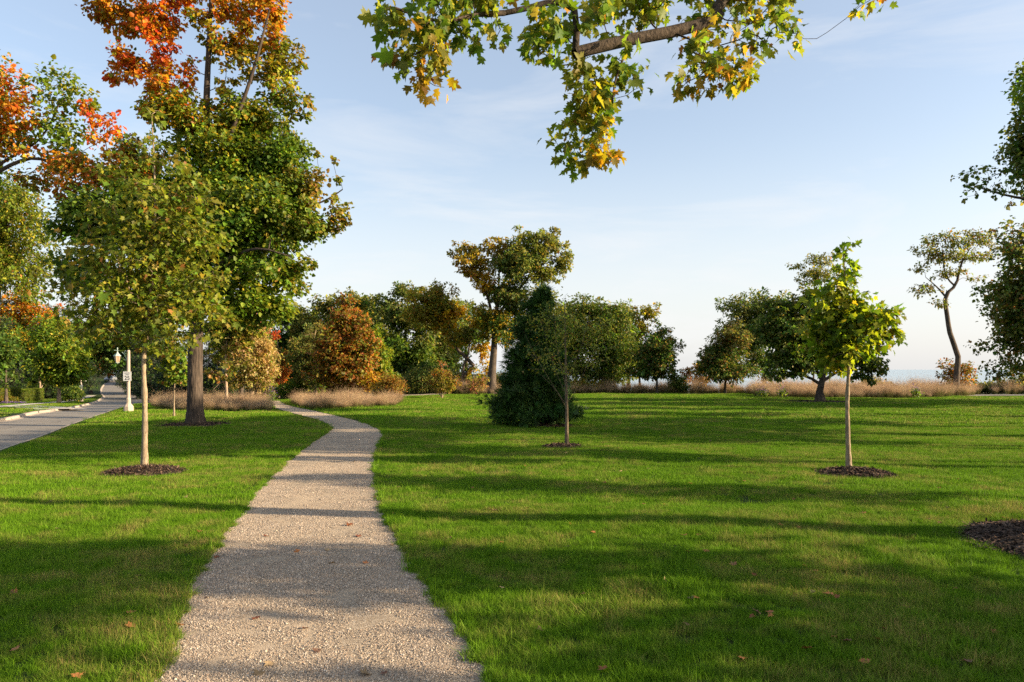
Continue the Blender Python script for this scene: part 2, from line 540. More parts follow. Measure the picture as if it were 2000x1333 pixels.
class MB:
    """collects simple solids into one mesh"""
    def __init__(s):
        s.v, s.f = [], []
    def add(s, v, f):
        o = len(s.v)
        s.v += [tuple(p) for p in v]
        s.f += [tuple(i + o for i in q) for q in f]
        return s
    def box(s, x0, x1, y0, y1, z0, z1):
        return s.add([(x0, y0, z0), (x1, y0, z0), (x1, y1, z0), (x0, y1, z0), (x0, y0, z1), (x1, y0, z1), (x1, y1, z1), (x0, y1, z1)],
                     [(3, 2, 1, 0), (4, 5, 6, 7), (0, 1, 5, 4), (1, 2, 6, 5), (2, 3, 7, 6), (3, 0, 4, 7)])
    def lathe(s, prof, n=8, cx=0, cy=0, rot=None):
        rot = math.pi / n if rot is None else rot
        v, f = [], []
        for r, z in prof:
            for k in range(n):
                a = rot + 2 * math.pi * k / n
                v.append((cx + r * math.cos(a), cy + r * math.sin(a), z))
        for i in range(len(prof) - 1):
            for k in range(n):
                f.append((i * n + k, i * n + (k + 1) % n, (i + 1) * n + (k + 1) % n, (i + 1) * n + k))
        f.append(tuple(range(n - 1, -1, -1)))
        f.append(tuple((len(prof) - 1) * n + k for k in range(n)))
        return s.add(v, f)
    def tube(s, pts, rad, n=6):
        v, q = tube_arrays(np.array(pts, float), np.array(rad if hasattr(rad, '__len__') else [rad] * len(pts), float), n)
        return s.add(v.tolist(), [tuple(i) for i in q.tolist()])
    def build(s, name, m, parent=None, smooth=False):
        me = bpy.data.meshes.new(name)
        me.from_pydata(s.v, [], s.f)
        if smooth:
            me.polygons.foreach_set('use_smooth', [True] * len(me.polygons))
        me.update()
        return link(name, me, parent, m)

def tube_arrays(pts, rad, n, cap=True):
    """quads of a tube through pts"""
    m = len(pts)
    d = np.gradient(pts, axis=0)
    d /= np.linalg.norm(d, axis=1)[:, None] + 1e-9
    ref = np.array([0, 0, 1.0]) if abs(d[0][2]) < 0.9 else np.array([1.0, 0, 0])
    u = np.cross(d[0], ref)
    u /= np.linalg.norm(u) + 1e-9
    V = np.zeros((m, n, 3))
    ang = np.arange(n) * 2 * math.pi / n
    ca, sa = np.cos(ang)[:, None], np.sin(ang)[:, None]
    for i in range(m):
        u = u - d[i] * np.dot(u, d[i])
        u /= np.linalg.norm(u) + 1e-9
        w = np.cross(d[i], u)
        V[i] = pts[i] + rad[i] * (ca * u + sa * w)
    k = np.arange(n)
    k2 = (k + 1) % n
    q = []
    for i in range(m - 1):
        q.append(np.stack([i * n + k, i * n + k2, (i + 1) * n + k2, (i + 1) * n + k], 1))
    return V.reshape(-1, 3), np.vstack(q)

# ------------------------------------------------------------------ leaf shapes
def fan_leaf(outline, fold=0.12, cup=0.08):
    o = np.array(outline, float)
    pts = [(0, 0.42)] + [tuple(p) for p in o] + [(-p[0], p[1]) for p in o[::-1] if abs(p[0]) > 1e-6]
    pts = np.array(pts)
    z = fold * np.abs(pts[:, 0]) - cup * (pts[:, 1]) ** 2
    v = np.column_stack([pts[:, 0], pts[:, 1], z])
    n = len(pts) - 1
    f = [(0, 1 + i, 1 + (i + 1) % n) for i in range(n)]
    return v, np.array(f)

# unit leaves: base at origin, tip at +y, about 1 long and 1 wide
MAPLE_V, MAPLE_F = fan_leaf([(0, 0), (0.22, 0.02), (0.40, 0.10), (0.26, 0.26), (0.55, 0.48), (0.36, 0.50), (0.38, 0.66), (0.16, 0.60), (0.15, 0.78), (0, 1.05)], 0.18, 0.12)
MAPLE5_V, MAPLE5_F = fan_leaf([(0, 0), (0.38, 0.10), (0.24, 0.28), (0.52, 0.55), (0.18, 0.60), (0, 1.05)], 0.2, 0.12)
OVAL_V = np.array([(0, 0, 0), (0.30, 0.45, 0.10), (0, 1, -0.12), (-0.30, 0.45, 0.10)])
OVAL_F = np.array([(0, 1, 2), (0, 2, 3)])
LOBE_V = np.array([(0, 0, 0), (0.42, 0.30, 0.12), (0.28, 0.75, 0.0), (0, 1.0, -0.12), (-0.34, 0.62, 0.12), (-0.40, 0.22, 0.05)])
LOBE_F = np.array([(0, 1, 2), (0, 2, 3), (0, 3, 4), (0, 4, 5)])
_nv, _nf = [], []
for _k in range(6):
    _a = 2 * math.pi * _k / 6 + 0.3
    _d = np.array([0.42 * math.cos(_a), 0.85 + 0.12 * (_k % 2), 0.42 * math.sin(_a)])
    _s = np.cross(_d, [0.3, 0.2, 1.0])
    _s = _s / np.linalg.norm(_s) * 0.055
    _b = _d * 0.12
    _nf.append((len(_nv), len(_nv) + 1, len(_nv) + 2))
    _nv += [tuple(_b - _s), tuple(_b + _s), tuple(_d)]
NEED_V, NEED_F = np.array(_nv), np.array(_nf)
LEAF = {'maple': (MAPLE_V, MAPLE_F), 'maple5': (MAPLE5_V, MAPLE5_F), 'oval': (OVAL_V, OVAL_F), 'lobe': (LOBE_V, LOBE_F), 'needle': (NEED_V, NEED_F)}

PAL = {
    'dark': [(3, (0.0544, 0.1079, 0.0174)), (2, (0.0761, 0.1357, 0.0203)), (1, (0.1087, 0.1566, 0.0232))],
    'green': [(3, (0.0987, 0.1712, 0.0182)), (2, (0.1435, 0.2202, 0.0208)), (1, (0.2153, 0.2446, 0.026))],
    'olive': [(3, (0.1368, 0.1656, 0.0192)), (2, (0.2304, 0.2376, 0.024)), (1, (0.288, 0.2304, 0.036)), (0.3, (0.3168, 0.1584, 0.036))],
    'olive_brown': [(3, (0.1398, 0.1538, 0.027)), (2, (0.1863, 0.1708, 0.0338)), (2, (0.2981, 0.1623, 0.0473))],
    'oak': [(3, (0.1462, 0.1791, 0.0398)), (2, (0.207, 0.2136, 0.0479)), (1, (0.2923, 0.2441, 0.0559))],
    'ygreen': [(3, (0.204, 0.24, 0.018)), (2, (0.144, 0.204, 0.018)), (1, (0.336, 0.3, 0.025))],
    'lime': [(3, (0.12, 0.20, 0.012)), (2, (0.21, 0.27, 0.014)), (1, (0.34, 0.30, 0.02))],
    'gold': [(3, (0.38, 0.27, 0.02)), (2, (0.26, 0.22, 0.02)), (1, (0.45, 0.24, 0.02))],
    'yellow': [(3, (0.55, 0.36, 0.015)), (2, (0.42, 0.28, 0.02)), (1, (0.50, 0.22, 0.015))],
    'orange': [(3, (0.598, 0.1955, 0.015)), (2, (0.6325, 0.2875, 0.018)), (1, (0.5175, 0.1035, 0.02)), (0.7, (0.299, 0.207, 0.02))],
    'red': [(3, (0.575, 0.1063, 0.025)), (2, (0.598, 0.175, 0.02)), (1, (0.483, 0.0625, 0.03))],
    'rust': [(3, (0.30, 0.115, 0.025)), (2, (0.22, 0.13, 0.025)), (1, (0.36, 0.14, 0.02)), (1, (0.13, 0.11, 0.02))],
    'tan': [(3, (0.44, 0.33, 0.13)), (2, (0.36, 0.30, 0.09)), (1, (0.48, 0.30, 0.16))],
    'pink': [(2, (0.46, 0.16, 0.10)), (2, (0.40, 0.25, 0.11)), (1, (0.42, 0.10, 0.07))],
    'ochre': [(3, (0.3162, 0.2244, 0.04)), (2, (0.2012, 0.1848, 0.03)), (1, (0.4025, 0.2244, 0.04))],
    'pine': [(3, (0.027, 0.07, 0.014)), (2, (0.0459, 0.1, 0.017)), (1, (0.0743, 0.1313, 0.02))],
    'spruce': [(3, (0.025, 0.04, 0.022)), (1, (0.05, 0.05, 0.03))],
    'purple': [(2, (0.16, 0.10, 0.34)), (1, (0.26, 0.16, 0.42)), (1, (0.08, 0.12, 0.03))],
    'hedge': [(3, (0.13, 0.16, 0.012)), (2, (0.20, 0.20, 0.014)), (1, (0.08, 0.12, 0.012))],
}

def pal_colors(rng, spec, n):
    """spec: 'green' or 'green:3,orange:1'"""
    cols, w = [], []
    for part in spec.split(','):
        nm, _, k = part.partition(':')
        k = float(k) if k else 1.0
        tot = sum(p[0] for p in PAL[nm])
        for pw, c in PAL[nm]:
            cols.append(c)
            w.append(k * pw / tot)
    w = np.array(w) / sum(w)
    c = np.array(cols)[rng.choice(len(cols), n, p=w)]
    return np.clip(c * np.exp(rng.normal(0, 0.2, (n, 1))) * np.exp(rng.normal(0, 0.06, (n, 3))), 0.004, 0.8)

def unit(a):
    return a / (np.linalg.norm(a, axis=1)[:, None] + 1e-9)

def leaf_frames(rng, pos, centre, droop=0.35, upw=0.7, rnd=0.8):
    n = len(pos)
    out = unit(pos - centre + rng.normal(0, 1e-3, (n, 3)))
    t = unit(out * 0.7 + np.array([0, 0, -droop]) + rng.normal(0, rnd * 0.6, (n, 3)))
    nn = np.array([0, 0, upw]) + out * 0.45 + rng.normal(0, rnd * 0.6, (n, 3))
    nn = unit(nn - t * (nn * t).sum(1)[:, None])
    x = np.cross(t, nn)
    return x, t, nn

def leaf_cloud(kind, pos, frames, size, col):
    V, Fc = LEAF[kind]
    x, t, nn = frames
    n, k = len(pos), len(V)
    s = size[:, None, None]
    verts = pos[:, None, :] + s * (V[None, :, 0:1] * x[:, None, :] + V[None, :, 1:2] * t[:, None, :] + V[None, :, 2:3] * nn[:, None, :])
    faces = Fc[None, :, :] + (np.arange(n) * k)[:, None, None]
    cc = np.repeat(col, k, axis=0)
    return verts.reshape(-1, 3), faces.reshape(-1, 3), cc

# ------------------------------------------------------------------ tree builder
def grow(rng, seeds, targets, rtip, seg, lift=0.10, jit=0.06, power=2.2):
    """seeds: list of (polyline, radii); targets: clump centres. Returns chains of (points, radii): seeds first."""
    pos, par, rad0, seedid = [], [], [], []
    for si, (pl, rd, pa) in enumerate(seeds):
        prev = -1
        if pa is not None:
            prev = int(np.argmin(np.linalg.norm(np.array(pos) - np.array(pl[0]), axis=1)))
        for p, r in zip(pl, rd):
            pos.append(np.array(p, float))
            par.append(prev)
            rad0.append(r)
            seedid.append(si)
            prev = len(pos) - 1
    ns = len(pos)
    root = pos[0]
    if len(targets):
        sp = np.array(pos)
        zmin = root[2] + 0.22 * (sp[:, 2].max() - root[2])
        d0 = np.array([np.min(np.linalg.norm(sp - t, axis=1)) for t in targets])
        P_ = np.zeros((ns + len(targets) * 14, 3))
        P_[:ns] = sp
        cnt = ns
        for ti in np.argsort(d0):
            t = targets[ti]
            q = P_[:cnt]
            dv = t - q
            dist = np.linalg.norm(dv, axis=1) + 1e-6
            cost = dist * (1.0 + 0.9 * np.clip(-dv[:, 2] / dist + 0.05, 0, 1))
            cost[:ns] *= 1.08
            cost = np.where((q[:, 2] < zmin) & (np.arange(cnt) < ns) & (np.array(seedid[:cnt]) == 0), cost + 4 * dist, cost)
            j = int(np.argmin(cost))
            Ld = dist[j]
            m = int(np.clip(Ld / seg, 2, 12))
            a = q[j].copy()
            side = rng.normal(0, 1, 3)
            for s in range(1, m + 1):
                f = s / m
                p = a + (t - a) * f + np.array([0, 0, lift * Ld * math.sin(math.pi * f)]) + side * jit * Ld * math.sin(math.pi * f) + (rng.normal(0, jit * Ld * 0.3, 3) if s < m else 0)
                P_[cnt] = p
                pos.append(p)
                par.append(j if s == 1 else cnt - 1)
                rad0.append(0)
                seedid.append(-1)
                cnt += 1
    n = len(pos)
    kids = [[] for _ in range(n)]
    for i, p in enumerate(par):
        if p >= 0:
            kids[p].append(i)
    count = np.zeros(n)
    for i in range(n - 1, -1, -1):
        if not kids[i]:
            count[i] = 1
        if par[i] >= 0:
            pass
    order = list(range(n))
    count = np.array([1.0 if not kids[i] else 0.0 for i in range(n)])
    for i in sorted(order, key=lambda k: -k):
        if par[i] >= 0:
            count[par[i]] += count[i]
    rad = rtip * np.power(np.maximum(count, 1), 1 / power)
    for i in range(ns):
        rad[i] = rad0[i]
    for i in range(ns, n):
        rad[i] = min(rad[i], 0.72 * rad[par[i]] if par[i] < ns else rad[par[i]])
    chains = []
    used = set()
    for si in range(len(seeds)):
        ids = [i for i in range(ns) if seedid[i] == si]
        chains.append((np.array([pos[i] for i in ids]), np.array([rad[i] for i in ids])))
    stack = [i for i in range(ns, n) if par[i] < ns]
    while stack:
        i = stack.pop()
        ids = [par[i], i]
        while kids[ids[-1]]:
            ks = sorted(kids[ids[-1]], key=lambda k: -count[k])
            stack += ks[1:]
            ids.append(ks[0])
        pr = np.array([rad[k] for k in ids])
        pr[0] = min(pr[0], pr[1] * 1.15)
        pr[-1] *= 0.6
        chains.append((np.array([pos[k] for k in ids]), pr))
    return chains

def wood_mesh(name, chains, n, base):
    vs, qs, o = [], [], 0
    for p, r in chains:
        if len(p) < 2:
            continue
        v, q = tube_arrays(p, r, n)
        vs.append(v)
        qs.append(q + o)
        o += len(v)
    if not vs:
        return None
    return np_mesh(name, np.vstack(vs) - base, np.vstack(qs), smooth=True, k=4)

def trunk_poly(pts, r0, r1, step, flare=1.35, wob=0.0, rng=None):
    c = catmull([tuple(p) for p in pts], step)
    s = np.linspace(0, 1, len(c))
    r = r0 + (r1 - r0) * s ** 0.8
    h = c[:, 2] - c[0, 2]
    r = r * (1 + (flare - 1) * np.exp(-h / max(0.25, r0 * 1.1)))
    if wob and rng is not None:
        c[1:, :2] += np.cumsum(rng.normal(0, wob, (len(c) - 1, 2)), axis=0)
    return c, r

LEAF_LIB = {}

def leaf_variant(kind, pal, i, rng, m):
    key = (kind, pal, i)
    if key not in LEAF_LIB:
        V, Fc = LEAF[kind]
        v = V.copy()
        v[:, 2] += rng.normal(0, 0.05, len(v))
        c = pal_colors(rng, pal, 1)
        me = np_mesh('leaf', v, Fc, np.repeat(c, len(v), 0))
        me.materials.append(m)
        LEAF_LIB[key] = me
    return LEAF_LIB[key]

def make_tree(name, label, base, trunk, r0, r1, blobs, leaves, size, kind='oval', bark='bark_dark', seed=1, cat='tree', group=None,
              clump=0.34, per=26, rtip=0.006, seg=0.6, sides=5, tsides=9, extra=(), droop=0.35, upw=0.7, lift=0.10, shell=0.45, indiv=0, rnd=0.8,
              leafmat='leaf', flare=1.35, trunk_fn=None, flat=0.75, wob=0.0, ipal=None, top=True, spread=1.0, crownname='crown'):
    """blobs: (centre Vector, (rx, ry, rz), palette, weight). Builds thing > trunk, limbs, crown."""
    rng = np.random.default_rng(seed)
    base = np.array(base, float)
    vol = np.array([b[1][0] * b[1][1] * b[1][2] for b in blobs]) ** 0.8 * np.array([b[3] for b in blobs])
    share = vol / vol.sum()
    nclump = max(6, int(leaves / per))
    tg, tb, trad = [], [], []
    for bi, b in enumerate(blobs):
        k = max(1, int(round(nclump * share[bi])))
        dr = unit(rng.normal(0, 1, (k, 3)))
        u = rng.random(k) ** shell
        u *= 1 + rng.normal(0, 0.15, k)
        c = np.array(b[0]) + dr * u[:, None] * np.array(b[1])
        tg.append(c)
        tb += [bi] * k
        trad += [clump * (np.prod(b[1]) ** (1 / 3)) * s for s in np.exp(rng.normal(0, 0.25, k))]
    tg = np.vstack(tg)
    trad = np.clip(np.array(trad), size * 1.1, None)
    tp, tr = trunk_poly(trunk, r0, r1, seg, flare, wob, rng)
    seeds = [(tp, tr, None)] + [(catmull([tuple(p) for p in e[0]], seg * 0.7), None, 0) for e in extra]
    seeds = [(p, r if r is not None else np.linspace(extra[i - 1][1], extra[i - 1][2], len(p)), a) for i, (p, r, a) in enumerate(seeds)]
    chains = grow(rng, seeds, tg, rtip, seg, lift)
    root = empty(name, base, label, cat, group)
    if trunk_fn:
        tme = trunk_fn(chains[0], base)
    else:
        tme = wood_mesh('trunk', chains[:1], tsides, base)
    link('trunk', tme, root, M[bark])
    lm = wood_mesh('limbs', chains[1:], sides, base)
    if lm:
        link('limbs', lm, root, M[bark])
    # leaves
    n = int(leaves)
    w = trad ** 1.6
    ci = rng.choice(len(tg), n, p=w / w.sum())
    g = unit(rng.normal(0, 1, (n, 3))) * (rng.random(n) ** 0.5)[:, None]
    g *= np.exp(rng.normal(0, 0.15, (n, 1)))
    pos = tg[ci] + g * trad[ci][:, None] * np.array([1, 1, flat]) * spread
    ctr = tg[ci] * 0.6 + np.array([b[0] for b in blobs])[np.array(tb)[ci]] * 0.4
    fr = leaf_frames(rng, pos, ctr, droop, upw, rnd)
    sz = size * np.exp(rng.normal(0, 0.26, n))
    col = np.zeros((n, 3))
    tbc = np.array(tb)[ci]
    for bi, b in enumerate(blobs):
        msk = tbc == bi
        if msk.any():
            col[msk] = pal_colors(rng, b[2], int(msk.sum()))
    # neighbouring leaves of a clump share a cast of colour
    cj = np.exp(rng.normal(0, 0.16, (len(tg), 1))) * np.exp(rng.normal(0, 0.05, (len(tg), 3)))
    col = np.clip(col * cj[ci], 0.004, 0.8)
    if indiv:
        near = np.argsort(np.linalg.norm(pos - np.array([0, 0, H]), axis=1) - 0.7 * rng.random(n) * np.ptp(pos[:, 1]))[:indiv]
        keep = np.ones(n, bool)
        keep[near] = False
        for q, i in enumerate(near):
            pal = blobs[tbc[i]][2]
            me = leaf_variant(kind, pal, int(rng.integers(8)), rng, M[leafmat])
            o = bpy.data.objects.new('leaf', me)
            COL.objects.link(o)
            o.parent = root
            rot = Matrix(np.column_stack([fr[0][i], fr[1][i], fr[2][i]]).tolist()).to_4x4()
            o.matrix_basis = Matrix.Translation(Vector(pos[i] - base)) @ rot @ Matrix.Diagonal((sz[i], sz[i], sz[i], 1))
        pos, sz, col = pos[keep], sz[keep], col[keep]
        fr = tuple(a[keep] for a in fr)
    v, f, c = leaf_cloud(kind, pos, fr, sz, col)
    cr = link(crownname, np_mesh(crownname, v - base, f, c), root, M[leafmat])
    cr['kind'] = 'stuff'
    return root

def blobs_px(d, lst, pal, depth=1.0):
    """blob list in photo pixels at distance d: (px, py, rx, ry[, palette[, weight[, depth offset]]])"""
    out = []
    for b in lst:
        px, py, rx, ry = b[:4]
        pl = b[4] if len(b) > 4 and b[4] else pal
        w = b[5] if len(b) > 5 else 1.0
        off = b[6] if len(b) > 6 else 0.0
        s = d / F
        out.append((P(px, py, d) + Vector((0, off, 0)), (rx * s, max(rx, ry) * s * depth, ry * s), pl, w))
    return out

def copy_thing(root, loc, rz, sc, label, group=None):
    r = root.copy()
    COL.objects.link(r)
    r.location = loc
    r.rotation_euler = (0, 0, rz)
    r.scale = (sc, sc, sc)
    r['label'] = label
    if group:
        r['group'] = group
    for ch in root.children:
        c = ch.copy()
        COL.objects.link(c)
        c.parent = r
    return r

# ------------------------------------------------------------------ ground, lake, road, path
def cdt_sheet(name, poly, step, zfun, m, kind='structure', parent=None, extra_pts=None):
    poly = [Vector((float(p[0]), float(p[1]))) for p in poly]
    pa = np.array([tuple(p) for p in poly])
    lo, hi = pa.min(0), pa.max(0)
    xs = np.arange(lo[0] + step / 2, hi[0], step)
    ys = np.arange(lo[1] + step / 2, hi[1], step)
    gx, gy = np.meshgrid(xs, ys)
    gx, gy = gx.ravel(), gy.ravel()
    if extra_pts is not None:
        gx = np.concatenate([gx, extra_pts[:, 0]])
        gy = np.concatenate([gy, extra_pts[:, 1]])
    keep = in_poly(gx, gy, pa) & (dist_line(gx, gy, np.vstack([pa, pa[:1]])) > 0.12)
    verts = poly + [Vector((float(a), float(b))) for a, b in zip(gx[keep], gy[keep])]
    res = delaunay_2d_cdt(verts, [], [list(range(len(poly)))], 1, 1e-5)
    vv = np.array([tuple(v) for v in res[0]])
    z = zfun(vv[:, 0], vv[:, 1])
    ff = np.array([list(f) for f in res[2]], np.int32)
    # face up
    a, b, c = vv[ff[:, 0]], vv[ff[:, 1]], vv[ff[:, 2]]
    cr = (b[:, 0] - a[:, 0]) * (c[:, 1] - a[:, 1]) - (b[:, 1] - a[:, 1]) * (c[:, 0] - a[:, 0])
    ff[cr < 0] = ff[cr < 0][:, ::-1]
    o = link(name, np_mesh(name, np.column_stack([vv, z]), ff, smooth=True), parent, m)
    if kind:
        o['kind'] = kind
    return o

LAND = [(-420, -90), (260, -90), (260, 70), (150, 92), (66, 97), (30, 99), (12, 100), (4, 120), (0, 180), (-10, 420), (-420, 420)]
cdt_sheet('ground', LAND, 7.0, lambda x, y: dip(x, y) * 1.06 - 0.2, M['ground'])
wm = bpy.data.meshes.new('lake')
wm.from_pydata([(-60000, 60, -24), (60000, 60, -24), (60000, 90000, -24), (-60000, 90000, -24)], [], [(0, 1, 2, 3)])
tag(link('lake', wm, None, M['water']), kind='structure')
cdt_sheet('road', ROAD, 3.0, lambda x, y: dip(x, y) - 0.115, M['road'])

LAWN_FAR = [tuple(G(*p)[:2]) for p in [(340, 784), (420, 783), (520, 783), (548, 782), (700, 781), (780, 777), (800, 774), (900, 772), (980, 770.5), (1150, 769.5), (1300, 769.3), (1480, 769.6), (1500, 777), (1640, 778.5), (1780, 778.3), (1838, 776), (1850, 774.6), (2000, 775)]]
LAWN = np.vstack([ROAD_R[::2], np.array(LAWN_FAR[1:]), np.array([(75, 70.5), (110, 65), (110, -40), (-1.0, -40)])])
cdt_sheet('lawn', LAWN, 1.0, lambda x, y: lawn_z(x, y), M['turf'])
VERGE = np.vstack([ROAD_L[::2], np.array([(-130, 230), (-260, 230), (-260, -30), (-19, -30)])])
cdt_sheet('roadside_lawn', VERGE, 4.0, lambda x, y: dip(x, y), M['turf'])
cdt_sheet('gravel_path', PATH, 0.8, lambda x, y: dip(x, y) + 0.012, M['path'])
# far strips of path: beyond the shrub in the middle and at the right edge
def strip(name, pts, wd, zoff, m, parent=None, kind='structure'):
    c = catmull(pts, 0.8)
    d = np.gradient(c, axis=0)
    d /= np.linalg.norm(d, axis=1)[:, None]
    nrm = np.column_stack([-d[:, 1], d[:, 0]])
    a, b = c + nrm * wd / 2, c - nrm * wd / 2
    n = len(c)
    v = np.vstack([a, b])
    z = dip(v[:, 0], v[:, 1]) + zoff
    q = np.array([(i, n + i, n + i + 1, i + 1) for i in range(n - 1)])
    o = link(name, np_mesh(name, np.column_stack([v, z]), q, k=4), parent, m)
    if kind:
        o['kind'] = kind
    return o
strip('drive', [tuple(G(1842, 773.2)[:2]), tuple(G(1900, 772.6)[:2]), tuple(G(1990, 772.2)[:2]), (72, 73), (110, 70)], 2.6, 0.02, M['road'])
strip('far_path', [tuple(G(780, 772.5)[:2]), tuple(G(815, 772.2)[:2]), tuple(G(842, 771.2)[:2]), tuple(G(858, 770)[:2])], 2.0, 0.02, M['path'])
# sidewalk and driveway across the street
SW = [tuple(G(*p)[:2]) for p in [(-60, 799), (0, 794.3), (40, 791.5), (75, 788.5), (110, 786.2), (140, 782), (165, 777), (180, 772.5)]]
strip('sidewalk', SW, 1.5, 0.015, M['concrete'])
strip('driveway', [tuple(G(*p)[:2]) for p in [(122, 800), (95, 797.5), (60, 795), (34, 793.5)]], 3.2, 0.03, M['concrete'])

# kerb stones along the far side of the street
kerb = empty('kerb', (0, 0, 0), kind='structure')
kl = ROAD_L
acc = np.concatenate([[0], np.cumsum(np.linalg.norm(np.diff(kl, axis=0), axis=1))])
s0, s1 = np.interp(G(0, 819)[1] - 22, kl[:, 1], acc), acc[-1]
s = s0
def at_s(q):
    return np.array([np.interp(q, acc, kl[:, 0]), np.interp(q, acc, kl[:, 1])])
nk = 0
while s < s1 - 3 and nk < 60:
    ln = 3.0
    p, q = at_s(s + 0.03), at_s(s + ln - 0.03)
    dd = (q - p) / np.linalg.norm(q - p)
    nn = np.array([-dd[1], dd[0]])
    zb0, zb1 = float(dip(*p)), float(dip(*q))
    mb = MB()
    prof = [(-0.36, -0.11), (-0.15, -0.085), (-0.12, 0.035), (0.05, 0.045), (0.05, -0.16), (-0.36, -0.16)]
    v = []
    for pt, zb in ((p, zb0), (q, zb1)):
        for o_, z_ in prof:
            w_ = pt + nn * o_
            v.append((w_[0], w_[1], zb + z_))
    k6 = len(prof)
    mb.add(v, [(i, (i + 1) % k6, k6 + (i + 1) % k6, k6 + i) for i in range(k6)] + [tuple(range(k6 - 1, -1, -1)), tuple(range(k6, 2 * k6))])
    mb.build('kerb_stone', M['kerb'], kerb)
    s += ln
    nk += 1
# thin concrete edging on the near side
strip('road_edging', [tuple(p) for p in ROAD_R[::4]], 0.34, -0.03, M['kerb'])

# ------------------------------------------------------------------ scatter of grass, gravel, mulch chips
def scatter(name, pts, rz, tilt, scl, variants, label, cat, kind='stuff', parent=None):
    """one object: points that carry tufts (uncountable cover)"""
    coll = bpy.data.collections.new(name + '_source')
    for v in variants:
        coll.objects.link(v)
    me = bpy.data.meshes.new(name)
    me.vertices.add(len(pts))
    me.vertices.foreach_set('co', np.asarray(pts, np.float32).ravel())
    a = me.attributes.new('rot', 'FLOAT_VECTOR', 'POINT')
    rv = np.column_stack([tilt[:, 0], tilt[:, 1], rz]).astype(np.float32)
    a.data.foreach_set('vector', rv.ravel())
    b = me.attributes.new('scl', 'FLOAT', 'POINT')
    b.data.foreach_set('value', np.asarray(scl, np.float32))
    me.update()
    o = link(name, me, parent)
    ng = bpy.data.node_groups.new(name, 'GeometryNodeTree')
    ng.interface.new_socket('Geometry', in_out='INPUT', socket_type='NodeSocketGeometry')
    ng.interface.new_socket('Geometry', in_out='OUTPUT', socket_type='NodeSocketGeometry')
    gi, go = ng.nodes.new('NodeGroupInput'), ng.nodes.new('NodeGroupOutput')
    ip = ng.nodes.new('GeometryNodeInstanceOnPoints')
    ci = ng.nodes.new('GeometryNodeCollectionInfo')
    ci.inputs['Collection'].default_value = coll
    ci.inputs['Separate Children'].default_value = True
    ci.inputs['Reset Children'].default_value = True
    ip.inputs['Pick Instance'].default_value = True
    na = ng.nodes.new('GeometryNodeInputNamedAttribute')
    na.data_type = 'FLOAT_VECTOR'
    na.inputs['Name'].default_value = 'rot'
    nb = ng.nodes.new('GeometryNodeInputNamedAttribute')
    nb.data_type = 'FLOAT'
    nb.inputs['Name'].default_value = 'scl'
    lk = ng.links.new
    lk(gi.outputs[0], ip.inputs['Points'])
    lk(ci.outputs[0], ip.inputs['Instance'])
    lk(na.outputs['Attribute'], ip.inputs['Rotation'])
    lk(nb.outputs['Attribute'], ip.inputs['Scale'])
    lk(ip.outputs[0], go.inputs[0])
    md = o.modifiers.new('scatter', 'NODES')
    md.node_group = ng
    return tag(o, label, cat, kind=kind)

def tuft(name, n, rad, h, w, lean, rng, m, segs=2, plume=False):
    a = rng.random(n) * 2 * math.pi
    r = rad * np.sqrt(rng.random(n))
    bx, by = r * np.cos(a), r * np.sin(a)
    hh = h * np.exp(rng.normal(0, 0.28, n))
    th = rng.random(n) * 2 * math.pi
    if plume:
        th = a + rng.normal(0, 0.5, n)
    ln = lean * np.abs(rng.normal(0.6, 0.5, n))
    tx, ty = np.cos(th) * ln * hh, np.sin(th) * ln * hh
    fa = rng.random(n) * math.pi
    wx, wy = np.cos(fa) * w / 2, np.sin(fa) * w / 2
    rows = []
    fr = [0, 0.5, 1.0]
    rb, rc = rng.random(n), rng.random(n)
    V = np.zeros((n, 5, 3))
    C = np.zeros((n, 5, 3))
    for j, f in enumerate(fr):
        cx, cy = bx + tx * f ** 1.7, by + ty * f ** 1.7
        cz = hh * (f - 0.22 * ln * f * f) - 0.012
        ww = (1, 0.85, 0)[j]
        if j < 2:
            V[:, 2 * j] = np.column_stack([cx - wx * ww, cy - wy * ww, cz])
            V[:, 2 * j + 1] = np.column_stack([cx + wx * ww, cy + wy * ww, cz])
            C[:, 2 * j] = C[:, 2 * j + 1] = np.column_stack([rb, np.full(n, f), rc])
        else:
            V[:, 4] = np.column_stack([cx, cy, cz])
            C[:, 4] = np.column_stack([rb, np.full(n, f), rc])
    T = np.array([(0, 1, 3), (0, 3, 2), (2, 3, 4)])
    tri = (T[None] + (np.arange(n) * 5)[:, None, None]).reshape(-1, 3)
    V, C = V.reshape(-1, 3), C.reshape(-1, 3)
    if plume:
        # airy seed heads: small flecks round the upper half of the stems
        k = 5
        i = np.repeat(np.arange(n), k)
        f = 0.55 + 0.5 * rng.random(n * k)
        cx, cy = bx[i] + tx[i] * f ** 1.7, by[i] + ty[i] * f ** 1.7
        cz = hh[i] * (f - 0.22 * ln[i] * f * f)
        c = np.column_stack([cx, cy, cz]) + rng.normal(0, 0.035, (n * k, 3))
        d1, d2 = unit(rng.normal(0, 1, (n * k, 3)) + np.array([0, 0, 1.0])), unit(rng.normal(0, 1, (n * k, 3)))
        fl = np.stack([c - d1 * 0.035 - d2 * 0.006, c - d1 * 0.035 + d2 * 0.006, c + d1 * 0.04], 1).reshape(-1, 3)
        cf = np.repeat(np.column_stack([rb[i], np.ones(n * k), rc[i]]), 3, 0)
        t2 = (np.arange(n * k * 3).reshape(-1, 3)) + len(V)
        V, C, tri = np.vstack([V, fl]), np.vstack([C, cf]), np.vstack([tri, t2])
    me = np_mesh(name, V, tri, C)
    me.materials.append(m)
    return bpy.data.objects.new(name, me)

